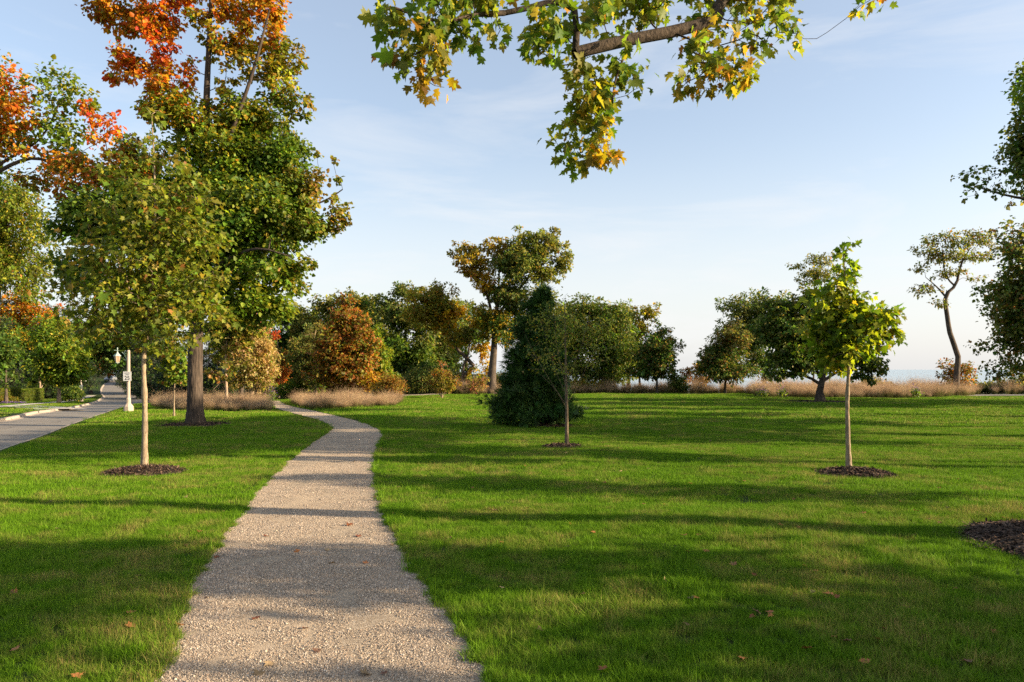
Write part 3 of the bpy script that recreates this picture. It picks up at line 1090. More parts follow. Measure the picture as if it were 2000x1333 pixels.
rg = np.random.default_rng(11)
MULCH = [  # centre, radius x, radius y
    (G(282, 921), 1.0, 0.9), (G(385, 832), 1.75, 1.6), (G(1101, 872.5), 0.72, 0.7), (G(1669, 926), 0.98, 0.85),
    (Vector((8.55, 11.1, 0)), 1.75, 1.45), (G(1055, 834), 1.45, 1.1), (G(1602, 785), 3.1, 2.0)]

def on_lawn(x, y, margin):
    ok = in_poly(x, y, LAWN) & ~in_poly(x, y, PATH)
    ok &= (dist_line(x, y, PATH_L) > margin) & (dist_line(x, y, PATH_R) > margin) & (dist_line(x, y, ROAD_R) > 0.2 + margin)
    for c, rx, ry in MULCH:
        an = np.arctan2((y - c.y) / ry, (x - c.x) / rx)
        wob = 1 + 0.05 * np.sin(3 * an + c.x) + 0.04 * np.sin(7 * an)
        ok &= ((x - c.x) / rx) ** 2 + ((y - c.y) / ry) ** 2 > (0.97 * wob) ** 2
    return ok

def lawn_points(d0, d1, dens, margin, rng):
    area = 0.80 * (d1 * d1 - d0 * d0) + 3.0 * (d1 - d0)
    n = int(area * dens)
    d = np.sqrt(rng.random(n) * (d1 * d1 - d0 * d0) + d0 * d0)
    x = (rng.random(n) * 2 - 1) * (0.78 * d + 1.5)
    k = on_lawn(x, d, margin)
    return x[k], d[k]

GV = {'near': [tuft('grass_tuft', 85, 0.105, 0.082, 0.0045, 0.8, rg, M['blade']) for _ in range(7)],
      'mid': [tuft('grass_tuft', 115, 0.20, 0.072, 0.006, 0.8, rg, M['blade']) for _ in range(6)],
      'far': [tuft('grass_tuft', 110, 0.52, 0.072, 0.02, 0.7, rg, M['blade']) for _ in range(6)],
      'edge': [tuft('grass_tuft', 30, 0.05, 0.062, 0.0042, 1.1, rg, M['blade']) for _ in range(5)]}

def grass(name, d0, d1, dens, margin, kind, label):
    x, y = lawn_points(d0, d1, dens, margin, rg)
    n = len(x)
    z = lawn_z(x, y)
    lush = 0.92 + (0.22 if kind == 'near' else 0.1) * np.sin(x * 1.3 + np.sin(y * 1.1) * 2) * np.sin(y * 0.9 + x * 0.3)
    return scatter(name, np.column_stack([x, y, z]), rg.random(n) * 6.28, rg.normal(0, 0.07, (n, 2)), lush * np.exp(rg.normal(0, 0.14, n)), GV[kind], label, 'grass')
grass('lawn_grass', 4.0, 14.0, 150, 0.07, 'near', 'short mown green grass of the near lawn beside the path')
grass('lawn_grass', 13.5, 34.0, 46, 0.12, 'mid', 'sunlit and shaded mown grass of the middle lawn')
grass('lawn_grass', 33.0, 82.0, 11, 0.3, 'far', 'smooth distant mown grass of the far lawn')

def edge_grass():
    xs, ys = [], []
    for ln in (PATH_L, PATH_R):
        c = ln[(ln[:, 1] > 3.5) & (ln[:, 1] < 34)]
        for a, b in zip(c[:-1], c[1:]):
            l_ = np.linalg.norm(b - a)
            n = int(l_ * (130 if a[1] < 15 else 60))
            t = rg.random(n)[:, None]
            p = a + (b - a) * t
            nr = np.array([-(b - a)[1], (b - a)[0]]) / (l_ + 1e-9)
            w = 0.05 * np.sin(p[:, 0] * 5 + p[:, 1] * 3.1) + 0.03 * np.sin(p[:, 1] * 11)
            sgn = 1 if ln is PATH_L else -1
            w2 = 0.06 * np.sin(p[:, 1] * 4.3 + 2 * sgn) + 0.05 * np.sin(p[:, 1] * 9.7 + p[:, 0] * 3)
            p = p + nr * (sgn * (rg.random(n) * 0.14 + w * 0.5 - np.abs(w2) * rg.random(n) * 1.3))[:, None]
            xs.append(p[:, 0])
            ys.append(p[:, 1])
    x, y = np.concatenate(xs), np.concatenate(ys)
    n = len(x)
    scatter('lawn_grass', np.column_stack([x, y, np.full(n, 0.008)]), rg.random(n) * 6.28, rg.normal(0, 0.15, (n, 2)), np.exp(rg.normal(0, 0.25, n)) * 0.95, GV['edge'], 'ragged grass edge hanging over both sides of the gravel path', 'grass')
edge_grass()

# verge across the street
n = 9000
vx, vy = -rg.random(n) * 90 - 14, rg.random(n) * 105 + 24
k = in_poly(vx, vy, VERGE) & (np.abs(vx / vy) < 0.8) & (dist_line(vx, vy, ROAD_L) > 0.45) & (dist_line(vx, vy, catmull(SW, 1.0)) > 1.15)
vx, vy = vx[k], vy[k]
scatter('verge_grass', np.column_stack([vx, vy, dip(vx, vy)]), rg.random(len(vx)) * 6.28, rg.normal(0, 0.05, (len(vx), 2)), np.ones(len(vx)), GV['far'], 'mown grass verge across the street behind the kerb', 'grass')

# loose gravel on the near path
def gravel_patch(n, rad, rng):
    base = np.array([(0, 0, 0.55), (0.5, 0, 0.1), (0.1, 0.48, 0.0), (-0.45, 0.2, 0.12), (-0.3, -0.42, 0.05), (0.25, -0.4, -0.02), (0, 0, -0.4)])
    fc = np.array([(0, 1, 2), (0, 2, 3), (0, 3, 4), (0, 4, 5), (0, 5, 1)])
    a, r = rng.random(n) * 6.28, rad * np.sqrt(rng.random(n))
    s = 0.0085 * np.exp(rng.normal(0, 0.38, n))
    th = rng.random(n) * 6.28
    jt = base[None] * (1 + rng.normal(0, 0.2, (n, 7, 3)))
    c, sn = np.cos(th)[:, None], np.sin(th)[:, None]
    x = jt[:, :, 0] * c - jt[:, :, 1] * sn
    y = jt[:, :, 0] * sn + jt[:, :, 1] * c
    V = np.stack([x, y, jt[:, :, 2]], 2) * s[:, None, None]
    V[:, :, 0] += (r * np.cos(a))[:, None]
    V[:, :, 1] += (r * np.sin(a))[:, None]
    V[:, :, 2] += 0.0025
    pal = np.array([(0.40, 0.318, 0.235), (0.285, 0.225, 0.17), (0.50, 0.41, 0.31), (0.17, 0.14, 0.11), (0.66, 0.57, 0.46), (0.40, 0.27, 0.18)])
    cc = pal[rng.choice(6, n, p=[.32, .24, .18, .12, .06, .08])] * np.exp(rng.normal(0, 0.12, (n, 1)))
    tri = (fc[None] + (np.arange(n) * 7)[:, None, None]).reshape(-1, 3)
    me = np_mesh('gravel_patch', V.reshape(-1, 3), tri, np.repeat(cc, 7, 0))
    me.materials.append(M['stone'])
    return bpy.data.objects.new('gravel_patch', me)
gp = [gravel_patch(340, 0.16, rg) for _ in range(6)]
n = 16000
gx, gy = -9.0 + rg.random(n) * 10.0, 3.5 + rg.random(n) * 26.0
k = in_poly(gx, gy, PATH) & (rg.random(n) < np.clip(1.25 - gy / 24.0, 0, 1) * np.clip(0.72 + 0.5 * np.sin(gx * 2.1 + 1.5 * np.sin(gy * 1.3)) * np.sin(gy * 1.7 + gx), 0.12, 1))
gx, gy = gx[k], gy[k]
lat = dist_line(gx, gy, PATH_L)
lat = lat / (lat + dist_line(gx, gy, PATH_R))
tread = np.exp(-((lat - 0.33) / 0.11) ** 2) + np.exp(-((lat - 0.66) / 0.11) ** 2)
k = rg.random(len(gx)) > 0.72 * tread * (0.6 + 0.4 * np.sin(gy * 0.9 + 2 * lat))
gx, gy = gx[k], gy[k]
scatter('loose_gravel', np.column_stack([gx, gy, np.full(len(gx), 0.012)]), rg.random(len(gx)) * 6.28, np.zeros((len(gx), 2)), 0.8 + 0.4 * rg.random(len(gx)), gp, 'loose tan gravel stones covering the path', 'gravel')

# ------------------------------------------------------------------ mulch rings
def mulch(c, rx, ry, h, label, chips, csz):
    root = empty('mulch_ring', (c.x, c.y, gz(c.x, c.y)), label, 'mulch', 'mulch rings round the trees')
    rng = np.random.default_rng(int(abs(c.x * 100)) + 5)
    nr, na = 7, 40
    v, f = [(0, 0, h)], []
    for i in range(1, nr + 1):
        t = i / nr
        for j in range(na):
            a = 2 * math.pi * j / na
            wob = 1 + 0.05 * math.sin(3 * a + c.x) + 0.04 * math.sin(7 * a)
            v.append((rx * t * wob * math.cos(a), ry * t * wob * math.sin(a), h * (1 - t ** 2.2) + 0.014 - 0.03 * (t > 0.99) + rng.normal(0, 0.006)))
    for j in range(na):
        f.append((0, 1 + j, 1 + (j + 1) % na))
        for i in range(nr - 1):
            a0, b0 = 1 + i * na, 1 + (i + 1) * na
            f.append((a0 + j, b0 + j, b0 + (j + 1) % na, a0 + (j + 1) % na))
    me = bpy.data.meshes.new('mound')
    me.from_pydata(v, [], f)
    me.update()
    link('mound', me, root, M['soil_dark'])
    n = chips
    t = np.sqrt(rng.random(n)) * 1.03
    a = rng.random(n) * 6.28
    pos = np.column_stack([rx * t * np.cos(a), ry * t * np.sin(a), h * (1 - np.minimum(t, 1) ** 2.2) + 0.018 + rng.random(n) * 0.018])
    di = unit(np.column_stack([rng.normal(0, 1, (n, 2)), rng.normal(0, 0.35, n)]))
    up = unit(np.column_stack([rng.normal(0, 0.5, (n, 2)), np.ones(n)]))
    sd = unit(np.cross(di, up))
    ln, wd = csz * np.exp(rng.normal(0, 0.4, n)), csz * 0.25 * np.exp(rng.normal(0, 0.3, n))
    V = np.stack([pos - di * ln[:, None] - sd * wd[:, None], pos - di * ln[:, None] * 0.9 + sd * wd[:, None], pos + di * ln[:, None] + sd * wd[:, None] * 0.6, pos + di * ln[:, None] * 0.9 - sd * wd[:, None]], 1).reshape(-1, 3)
    Q = np.arange(4 * n).reshape(-1, 4)
    pal = np.array([(0.06, 0.038, 0.026), (0.10, 0.062, 0.042), (0.035, 0.024, 0.018), (0.16, 0.11, 0.08)])
    cc = pal[rng.choice(4, n, p=[.4, .3, .2, .1])] * np.exp(rng.normal(0, 0.2, (n, 1)))
    ch = link('bark_chips', np_mesh('bark_chips', V, Q, np.repeat(cc, 4, 0), k=4), root, M['stone'])
    ch['kind'] = 'stuff'
M['soil_dark'] = simple('soil_dark', (0.035, 0.024, 0.018), 0.95, 0.4, 18, 0.8)
ML = ['brown mulch ring under the young maple left of the path', 'dark mulch ring round the big maple trunk', 'thin mulch ring under the sparse sapling beside the pine',
      'dark mulch mound under the young maple on the right lawn', 'large black mulch ring cut by the right edge of the picture', 'shaded mulch under the white pine', 'mulch strip round the spreading oak at the far lawn edge']
for (c, rx, ry), lb, hh, nch, cs in zip(MULCH, ML, (0.14, 0.10, 0.06, 0.15, 0.16, 0.06, 0.08), (2600, 2600, 1200, 2600, 6000, 1200, 900), (0.045, 0.06, 0.05, 0.045, 0.04, 0.06, 0.09)):
    mulch(c, rx, ry, hh, lb, nch, cs)

# ------------------------------------------------------------------ trees
def base_at(px, d):
    x = (px - CX) * d / F
    return Vector((x, d, gz(x, d)))

def trunk_px(base, d, pts):
    return [Vector(base)] + [P(px, py, d) for px, py in pts]

def ex(d, pts, r0, r1):
    return ([P(p[0], p[1], d) + Vector((0, p[2] if len(p) > 2 else 0, 0)) for p in pts], r0, r1)

def furrowed_trunk(chain, base):
    """big trunk with deep bark ridges as real relief"""
    p, r = chain
    c = catmull(p, 0.07)
    s = np.linspace(0, 1, len(c))
    rr = np.interp(s, np.linspace(0, 1, len(r)), r)
    n = 72
    v, q = tube_arrays(c, rr, n)
    V = v.reshape(len(c), n, 3)
    a = np.arange(n) * 2 * math.pi / n
    rng = np.random.default_rng(3)
    h = np.linalg.norm(c - c[0], axis=1)[:, None]
    A = a[None, :] + 0.10 * np.sin(h * 2.1 + 2 * a) + 0.06 * np.sin(h * 5.3 + 3 * a + 1)
    ridge = np.abs(np.sin(A * 11 + 0.8 * np.sin(h * 3.0 + 5 * a))) ** 0.6 * (0.75 + 0.25 * np.sin(h * 9 + 17 * a))
    ridge += 0.5 * np.abs(np.sin(A * 19 + np.sin(h * 7)))
    amp = np.interp(rr, [0.05, 0.2, 0.45], [0.003, 0.012, 0.03])[:, None]
    lobes = 1 + 0.10 * np.exp(-h / 0.35) * np.sin(5 * a + 0.7) + 0.03 * np.sin(2 * a + h)
    off = (V - c[:, None, :])
    V2 = c[:, None, :] + off * lobes[:, :, None] + off / rr[:, None, None] * (amp * (ridge - 0.7) + rng.normal(0, 0.0015, ridge.shape))[:, :, None]
    return np_mesh('trunk', V2.reshape(-1, 3) - base, q, smooth=True, k=4)

def knobbly_trunk(chain, base):
    p, r = chain
    c = catmull(p, 0.06)
    rr = np.interp(np.linspace(0, 1, len(c)), np.linspace(0, 1, len(r)), r)
    h = np.linalg.norm(c - c[0], axis=1)
    rr = rr * (1 + 0.05 * np.sin(h * 7) + 0.04 * np.sin(h * 19 + 1) + 0.22 * np.exp(-((h - 1.95) / 0.16) ** 2))
    v, q = tube_arrays(c, rr, 16)
    v = v + np.random.default_rng(2).normal(0, 0.0016, v.shape)
    return np_mesh('trunk', v - base, q, smooth=True, k=4)

# young maple left of the path
b = G(282, 915); d = b.y
make_tree('young_maple', 'young maple with olive leaves and slim lit trunk left of the gravel path', b,
          trunk_px(b, d, [(283, 800), (281, 700), (292, 600), (300, 500), (303, 400), (300, 300), (296, 225)]), 0.082, 0.012,
          blobs_px(d, [(296, 225, 18, 34), (285, 290, 40, 36), (335, 315, 44, 34), (250, 350, 52, 36), (330, 385, 80, 40), (395, 395, 30, 30), (225, 430, 62, 38), (345, 455, 85, 42), (415, 470, 30, 30), (190, 500, 66, 38), (300, 520, 90, 42), (405, 545, 50, 36), (150, 565, 58, 30), (250, 590, 90, 38), (360, 610, 76, 38), (425, 610, 30, 30), (200, 640, 70, 30), (300, 660, 70, 26), (130, 605, 34, 22), (380, 655, 40, 22)], 'olive:3,ygreen:1,green:1'),
          8600, 0.128, 'maple5', 'bark_young', seed=21, clump=0.44, per=16, rtip=0.0045, seg=0.35, spread=1.15, indiv=300, trunk_fn=knobbly_trunk, flare=1.25, droop=0.45, lift=0.16)

# the big maple
b = G(381, 831); d = b.y
make_tree('big_maple', 'large old maple turning orange and red at the top, furrowed trunk in mulch', b,
          trunk_px(b, d, [(381, 740), (383, 640), (386, 560), (392, 470), (398, 380), (402, 280), (404, 180), (408, 90), (412, 0), (415, -80)]), 0.375, 0.06,
          blobs_px(d, [(245, 15, 60, 42, 'orange:2,gold:1', 1.5), (300, 55, 52, 48, 'orange:2,red:1,gold:1', 1.6), (258, 128, 46, 38, 'red:1,orange:2,ygreen:.5', 1.6), (338, 98, 38, 42, 'red:2,orange:1'), (310, 175, 50, 38, 'orange:2,gold:1', 1.6), (355, 152, 42, 34, 'red:1,orange:1,gold:1'),
                       (325, 220, 66, 34, 'orange:2,gold:2,ygreen:3'), (378, 40, 26, 40, 'ygreen:1,olive:1,gold:1', .5), (330, 0, 50, 40, 'orange:1,red:1'),
                       (445, 20, 50, 40, 'orange:2,gold:2', 1.6), (510, 26, 48, 40, 'orange:2,gold:2', 1.6), (480, 84, 52, 30, 'gold:2,orange:1,ygreen:1', 1.6), (420, 90, 34, 34, 'gold:1,ochre:1,ygreen:1', .8), (445, 150, 44, 34, 'gold:1,ochre:2,ygreen:1', 1), (532, 66, 36, 38, 'orange:1,gold:1'), (562, 122, 42, 42, 'ygreen:1,ochre:1', 1), (508, 142, 52, 36, 'ygreen:1,ochre:1,gold:1', 1.3),
                       (400, -90, 120, 60, 'orange:1,gold:1'), (300, -70, 80, 50, 'orange'),
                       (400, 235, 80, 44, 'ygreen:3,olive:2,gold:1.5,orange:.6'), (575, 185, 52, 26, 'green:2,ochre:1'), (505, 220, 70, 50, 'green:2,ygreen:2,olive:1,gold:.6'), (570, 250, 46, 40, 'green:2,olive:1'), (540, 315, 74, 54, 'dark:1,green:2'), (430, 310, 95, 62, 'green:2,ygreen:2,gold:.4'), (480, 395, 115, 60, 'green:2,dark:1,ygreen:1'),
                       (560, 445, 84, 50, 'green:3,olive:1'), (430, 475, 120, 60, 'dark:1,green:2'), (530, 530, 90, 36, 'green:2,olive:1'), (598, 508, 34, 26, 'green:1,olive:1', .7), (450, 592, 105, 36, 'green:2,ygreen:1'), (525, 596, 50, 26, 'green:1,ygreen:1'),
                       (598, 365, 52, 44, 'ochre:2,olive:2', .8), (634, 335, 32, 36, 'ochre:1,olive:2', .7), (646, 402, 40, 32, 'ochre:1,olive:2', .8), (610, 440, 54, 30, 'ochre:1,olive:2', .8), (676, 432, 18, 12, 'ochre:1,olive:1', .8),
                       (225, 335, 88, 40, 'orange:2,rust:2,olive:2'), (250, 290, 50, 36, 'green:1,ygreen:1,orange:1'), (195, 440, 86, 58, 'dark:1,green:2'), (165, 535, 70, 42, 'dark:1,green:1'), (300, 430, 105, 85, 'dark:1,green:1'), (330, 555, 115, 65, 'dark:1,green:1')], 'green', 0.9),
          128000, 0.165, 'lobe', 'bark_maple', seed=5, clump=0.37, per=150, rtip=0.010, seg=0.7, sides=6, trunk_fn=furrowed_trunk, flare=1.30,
          extra=[ex(d, [(390, 500), (362, 400, .5), (335, 260, .8), (312, 150, .6), (288, 60, .4), (270, -30)], 0.17, 0.04), ex(d, [(395, 430), (440, 330, -.6), (480, 240, -1), (515, 150, -1.2), (540, 40, -1)], 0.16, 0.04),
                 ex(d, [(388, 520), (450, 440, 1), (540, 400, 1.5), (610, 375, 2), (650, 350, 2)], 0.15, 0.03), ex(d, [(386, 560), (450, 520, -1), (530, 500, -2), (595, 515, -2)], 0.13, 0.03), ex(d, [(386, 560), (300, 480), (200, 430, .5), (150, 450)], 0.14, 0.03)])

# maple whose trunk stands out of frame on the left
d = 46.0; b = base_at(-150, d)
make_tree('roadside_maple', 'tall maple with orange, red and green boughs reaching in from the left edge', b,
          trunk_px(b, d, [(-140, 600), (-125, 450), (-110, 300), (-100, 150), (-95, 60)]), 0.42, 0.08,
          blobs_px(d, [(10, 160, 42, 34, 'orange'), (42, 215, 50, 40, 'orange:2,gold:1'), (20, 275, 50, 38, 'orange:1,olive:1'), (60, 300, 40, 24, 'orange:1,olive:1'), (105, 175, 52, 34, 'green:1,ygreen:1'), (150, 195, 36, 40, 'green:1,ygreen:1'), (115, 245, 50, 42, 'green:2,ygreen:1'), (140, 290, 40, 30, 'green'),
                       (188, 212, 36, 30, 'red:2,orange:1'), (225, 240, 34, 30, 'orange:1,red:1'), (200, 275, 40, 26, 'orange:2,red:1'), (150, 335, 62, 26, 'orange:2,rust:1'), (222, 335, 40, 32, 'orange:1,rust:1'), (85, 350, 55, 20, 'rust:1,olive:1'), (170, 378, 50, 24, 'rust:1,dark:1'),
                       (-60, 190, 80, 90, 'orange:1,green:1'), (-110, 330, 90, 80, 'green'), (-150, 120, 100, 90, 'orange:1,gold:1')], 'green'),
          27000, 0.23, 'lobe', 'bark_dark', seed=8, clump=0.36, per=50, rtip=0.012, seg=0.9,
          extra=[ex(d, [(-125, 480), (-40, 365), (60, 310), (150, 335), (215, 318)], 0.2, 0.05), ex(d, [(-120, 400), (0, 310, .5), (70, 265, .5), (115, 205)], 0.16, 0.04), ex(d, [(-110, 300), (-20, 230, -.5), (20, 175, -.5)], 0.14, 0.04)])

def far_tree(name, label, px, d, r, blobs, pal, leaves, size, seed, kind='oval', bark='bark_dark', trunk=None, **kw):
    b = base_at(px, d)
    sr = np.random.default_rng(seed + 5000)
    lump = []
    for q in blobs:
        if q[2] < 15 or kw.get('cat') == 'shrub':
            lump.append(q)
            continue
        for k in range(5):
            an = 2 * math.pi * (k + sr.random() * .7) / 5
            rr = 0.62 * (0.55 + 0.55 * sr.random())
            sc = 0.54 + 0.24 * sr.random()
            lump.append((q[0] + q[2] * rr * math.cos(an), q[1] + q[3] * rr * math.sin(an), q[2] * sc, q[3] * sc, q[4] if len(q) > 4 else None, (q[5] if len(q) > 5 else 1.0), (q[6] if len(q) > 6 else 0) + (sr.random() - .5) * 1.2 * q[2] * d / F))
        lump.append((q[0], q[1], q[2] * .7, q[3] * .7) + tuple(q[4:]))
    tops = min(q[1] - q[3] * 0.2 for q in blobs)
    cx = blobs[int(np.argmin([q[1] for q in blobs]))][0]
    tr = trunk or [(px + (cx - px) * 0.15, HY + 15 - (HY + 15 - tops) * 0.35), (px + (cx - px) * 0.5, HY + 15 - (HY + 15 - tops) * 0.65), (cx, tops)]
    o = dict(clump=0.40, per=46, rtip=0.011, seg=0.9, sides=4, tsides=8)
    o.update(kw)
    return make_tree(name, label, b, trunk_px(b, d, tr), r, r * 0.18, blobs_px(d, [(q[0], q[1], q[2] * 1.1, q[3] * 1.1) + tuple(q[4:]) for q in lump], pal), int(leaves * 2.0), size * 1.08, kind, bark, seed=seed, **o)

# street side, left
far_tree('street_tree', 'tall yellow-green tree at the left edge below the orange boughs', -10, 70, 0.3, [(25, 395, 62, 46), (60, 455, 52, 52), (15, 515, 80, 50), (85, 520, 34, 36), (-50, 450, 80, 100), (60, 560, 40, 22)], 'ygreen:1,olive:2,green:1', 15000, 0.27, 31)
bd = G(79, 781.5).y
far_tree('yard_tree', 'orange and yellow tree with forked trunk behind the clipped hedge', 79, bd, 0.24, [(42, 600, 38, 30, 'orange:1,gold:1'), (92, 622, 36, 30, 'orange:2,ygreen:1'), (62, 660, 48, 32, 'gold:1,ygreen:2'), (108, 690, 36, 32, 'ygreen:2,green:1'), (18, 640, 40, 38, 'orange:1,green:1'), (80, 718, 32, 20, 'ygreen:1,green:1'), (60, 575, 30, 20, 'ygreen:1,green:1')], 'ygreen', 8000, 0.34, 32,
         trunk=[(79, 762), (77, 740), (66, 690), (60, 620)], extra=[ex(bd, [(79, 758), (90, 742), (97, 715), (100, 660)], 0.15, 0.04)], bark='bark_pale')
bd = G(115, 787).y
far_tree('round_tree', 'small round green street tree standing between hedge and kerb', 115, bd, 0.21, [(112, 648, 40, 30), (112, 686, 54, 36), (122, 720, 50, 26), (92, 738, 26, 14), (150, 708, 24, 30), (120, 742, 26, 12)], 'green:3,lime:2', 9500, 0.30, 33, bark='bark_pale', trunk=[(115, 760), (115, 720), (113, 650)])
far_tree('dark_tree', 'dark green tree at the left edge above the hedge', 12, 84, 0.2, [(8, 690, 30, 40), (20, 735, 26, 22), (-30, 690, 50, 60)], 'dark:3,green:1', 3800, 0.3, 34)
# canopy over the street
far_tree('street_tree', 'dark tree arching over the far end of the street, rusty leaves', 178, 150, 0.3, [(185, 690, 30, 34, 'dark:2,rust:1'), (200, 725, 24, 14, 'rust:1,dark:1'), (170, 660, 50, 40), (225, 670, 44, 40), (245, 705, 34, 18), (150, 720, 24, 20)], 'dark', 6500, 0.5, 35)
bd = G(273, 768).y
far_tree('street_tree', 'dark thick-trunked tree right of the street behind the lamp post', 273, bd, 0.55, [(270, 650, 50, 40), (300, 690, 40, 30), (240, 640, 50, 40), (310, 640, 50, 50)], 'dark', 6000, 0.5, 36, trunk=[(272, 735), (271, 700), (270, 640)])

# small thin maple in front of the grass bed
b = G(340, 815); d = b.y
make_tree('small_maple', 'thin small maple with green crown in front of the tan grass bed', b, trunk_px(b, d, [(340, 780), (341, 750), (342, 700), (342, 660)]), 0.05, 0.01,
          blobs_px(d, [(340, 722, 30, 26), (328, 692, 32, 24), (352, 742, 20, 13), (352, 680, 30, 26), (330, 745, 14, 10)], 'green:2,lime:1,olive:1'), 1300, 0.16, 'lobe', 'bark_young', seed=41, per=20, rtip=0.004, seg=0.3)

far_tree('pale_tree', 'slender pale-trunked tree with bare lower limbs above the grass bed', 443, 55, 0.13, [(440, 640, 38, 28, 'olive:1,dark:1'), (418, 690, 26, 20, 'olive', .35), (462, 680, 28, 28, 'olive:1,tan:1', .5), (428, 722, 30, 16, 'olive_brown', .3), (472, 640, 32, 28), (455, 720, 20, 20, 'olive', .3)], 'olive', 2600, 0.2, 42, kind='lobe', bark='bark_pale',
         trunk=[(442, 750), (441, 700), (446, 640), (450, 600)], extra=[ex(55, [(442, 722), (425, 705), (405, 696), (395, 698)], 0.05, 0.015), ex(55, [(442, 742), (426, 735), (412, 722)], 0.04, 0.012), ex(55, [(442, 745), (428, 750), (415, 764)], 0.04, 0.012), ex(55, [(441, 712), (455, 700), (470, 696)], 0.04, 0.012)], per=24, rtip=0.006, seg=0.4)
far_tree('tan_tree', 'small tan-yellow tree with a pinkish red top behind the grass bed', 493, 60, 0.12, [(492, 636, 26, 22, 'pink:2,tan:1'), (478, 668, 34, 26, 'tan:2,pink:1'), (514, 678, 26, 34, 'tan'), (490, 712, 46, 28, 'tan:3,ygreen:1'), (500, 748, 32, 16, 'tan:2,ygreen:1'), (464, 738, 26, 18, 'olive:1,tan:1'), (530, 720, 14, 22, 'tan')], 'tan', 8500, 0.17, 43, bark='bark_pale', trunk=[(493, 750), (493, 700), (492, 630)], per=40, rtip=0.006)
far_tree('red_tree', 'small dark red tree between the tan and the brown trees', 545, 74, 0.08, [(546, 735, 12, 22, 'red:1,rust:2'), (541, 656, 9, 9, 'red'), (552, 700, 12, 20, 'dark:1,rust:1')], 'rust', 1200, 0.2, 44)
far_tree('brown_tree', 'conical tree with rusty brown autumn leaves beside the path', 668, 66, 0.16, [(682, 590, 15, 22), (677, 622, 30, 28), (666, 662, 46, 32), (668, 704, 58, 32), (676, 742, 56, 20, 'rust:1,gold:2'), (624, 735, 28, 20, 'rust:2,olive:2'), (718, 690, 22, 32, 'rust:2,olive:2'), (700, 640, 26, 26), (660, 760, 30, 10, 'rust:1,gold:1')], 'rust:4,olive:2', 14000, 0.2, 45, bark='bark_pale', trunk=[(668, 745), (670, 690), (680, 600)], kind='lobe', lift=0.02)
far_tree('grey_green_tree', 'grey-green tree leaning against the left side of the brown tree', 617, 72, 0.12, [(606, 690, 30, 40), (600, 738, 26, 26), (622, 645, 24, 26), (588, 710, 18, 26)], 'olive_brown:1,oak:2', 4600, 0.2, 46, bark='bark_pale', trunk=[(616, 745), (610, 690), (618, 640)])
far_tree('yellow_green_tree', 'yellow-green tree on the right flank of the brown tree', 742, 70, 0.12, [(745, 696, 22, 30), (752, 734, 22, 22), (733, 662, 18, 22), (735, 740, 20, 20)], 'ygreen:2,green:1', 3800, 0.2, 47)
# wood behind
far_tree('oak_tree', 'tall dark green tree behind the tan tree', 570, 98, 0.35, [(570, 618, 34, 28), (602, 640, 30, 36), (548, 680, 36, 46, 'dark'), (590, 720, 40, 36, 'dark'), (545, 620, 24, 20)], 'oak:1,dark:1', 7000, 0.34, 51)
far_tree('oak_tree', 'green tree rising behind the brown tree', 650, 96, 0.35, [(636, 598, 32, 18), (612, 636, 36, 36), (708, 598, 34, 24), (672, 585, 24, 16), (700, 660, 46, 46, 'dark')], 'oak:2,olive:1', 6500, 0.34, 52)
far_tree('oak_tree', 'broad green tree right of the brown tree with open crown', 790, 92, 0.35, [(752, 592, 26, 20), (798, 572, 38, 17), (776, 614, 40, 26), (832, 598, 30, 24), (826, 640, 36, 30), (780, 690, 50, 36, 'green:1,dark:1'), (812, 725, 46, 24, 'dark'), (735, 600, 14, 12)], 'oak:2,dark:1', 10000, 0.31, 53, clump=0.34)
far_tree('oak_tree', 'olive treetop filling the gap right of the brown tree', 735, 104, 0.3, [(735, 612, 32, 24), (722, 655, 36, 34), (748, 690, 36, 34), (700, 620, 24, 20)], 'oak:1,olive:1,green:1', 5000, 0.34, 151)
far_tree('oak_tree', 'green treetop behind the yellow leaves of the leaning maple', 872, 100, 0.3, [(880, 596, 28, 18), (868, 640, 44, 30), (850, 690, 50, 34), (905, 620, 20, 20)], 'oak:2,green:1', 5600, 0.32, 152)
far_tree('oak_tree', 'green tree behind the pale-trunked tree', 470, 90, 0.3, [(470, 620, 40, 30), (440, 660, 40, 36), (500, 640, 30, 30), (520, 600, 26, 22)], 'oak:1,green:1', 5600, 0.3, 153)
bd = 82
far_tree('yellow_maple', 'leaning maple with bright yellow leaves in the wood edge', 903, bd, 0.24, [(856, 572, 40, 16, 'ochre:1,olive:1'), (846, 588, 42, 18, 'gold:1,olive:2'), (836, 612, 40, 20, 'olive:2,gold:1'), (882, 612, 26, 24, 'yellow', 1.6), (864, 636, 30, 18, 'yellow:1,olive:1'), (890, 660, 30, 20, 'olive:2,gold:1'), (945, 690, 18, 28, 'yellow'), (930, 728, 24, 18, 'yellow:1,ygreen:1'), (915, 650, 26, 20, 'olive:1,oak:1'), (960, 640, 20, 30, 'gold:1,olive:1')], 'olive', 6800, 0.25, 54,
         trunk=[(904, 740), (906, 715), (915, 690), (920, 650)], extra=[ex(bd, [(926, 716), (912, 700), (896, 686), (882, 655), (876, 630)], 0.22, 0.06), ex(bd, [(904, 738), (918, 722), (926, 716)], 0.22, 0.2)])
bd = 79
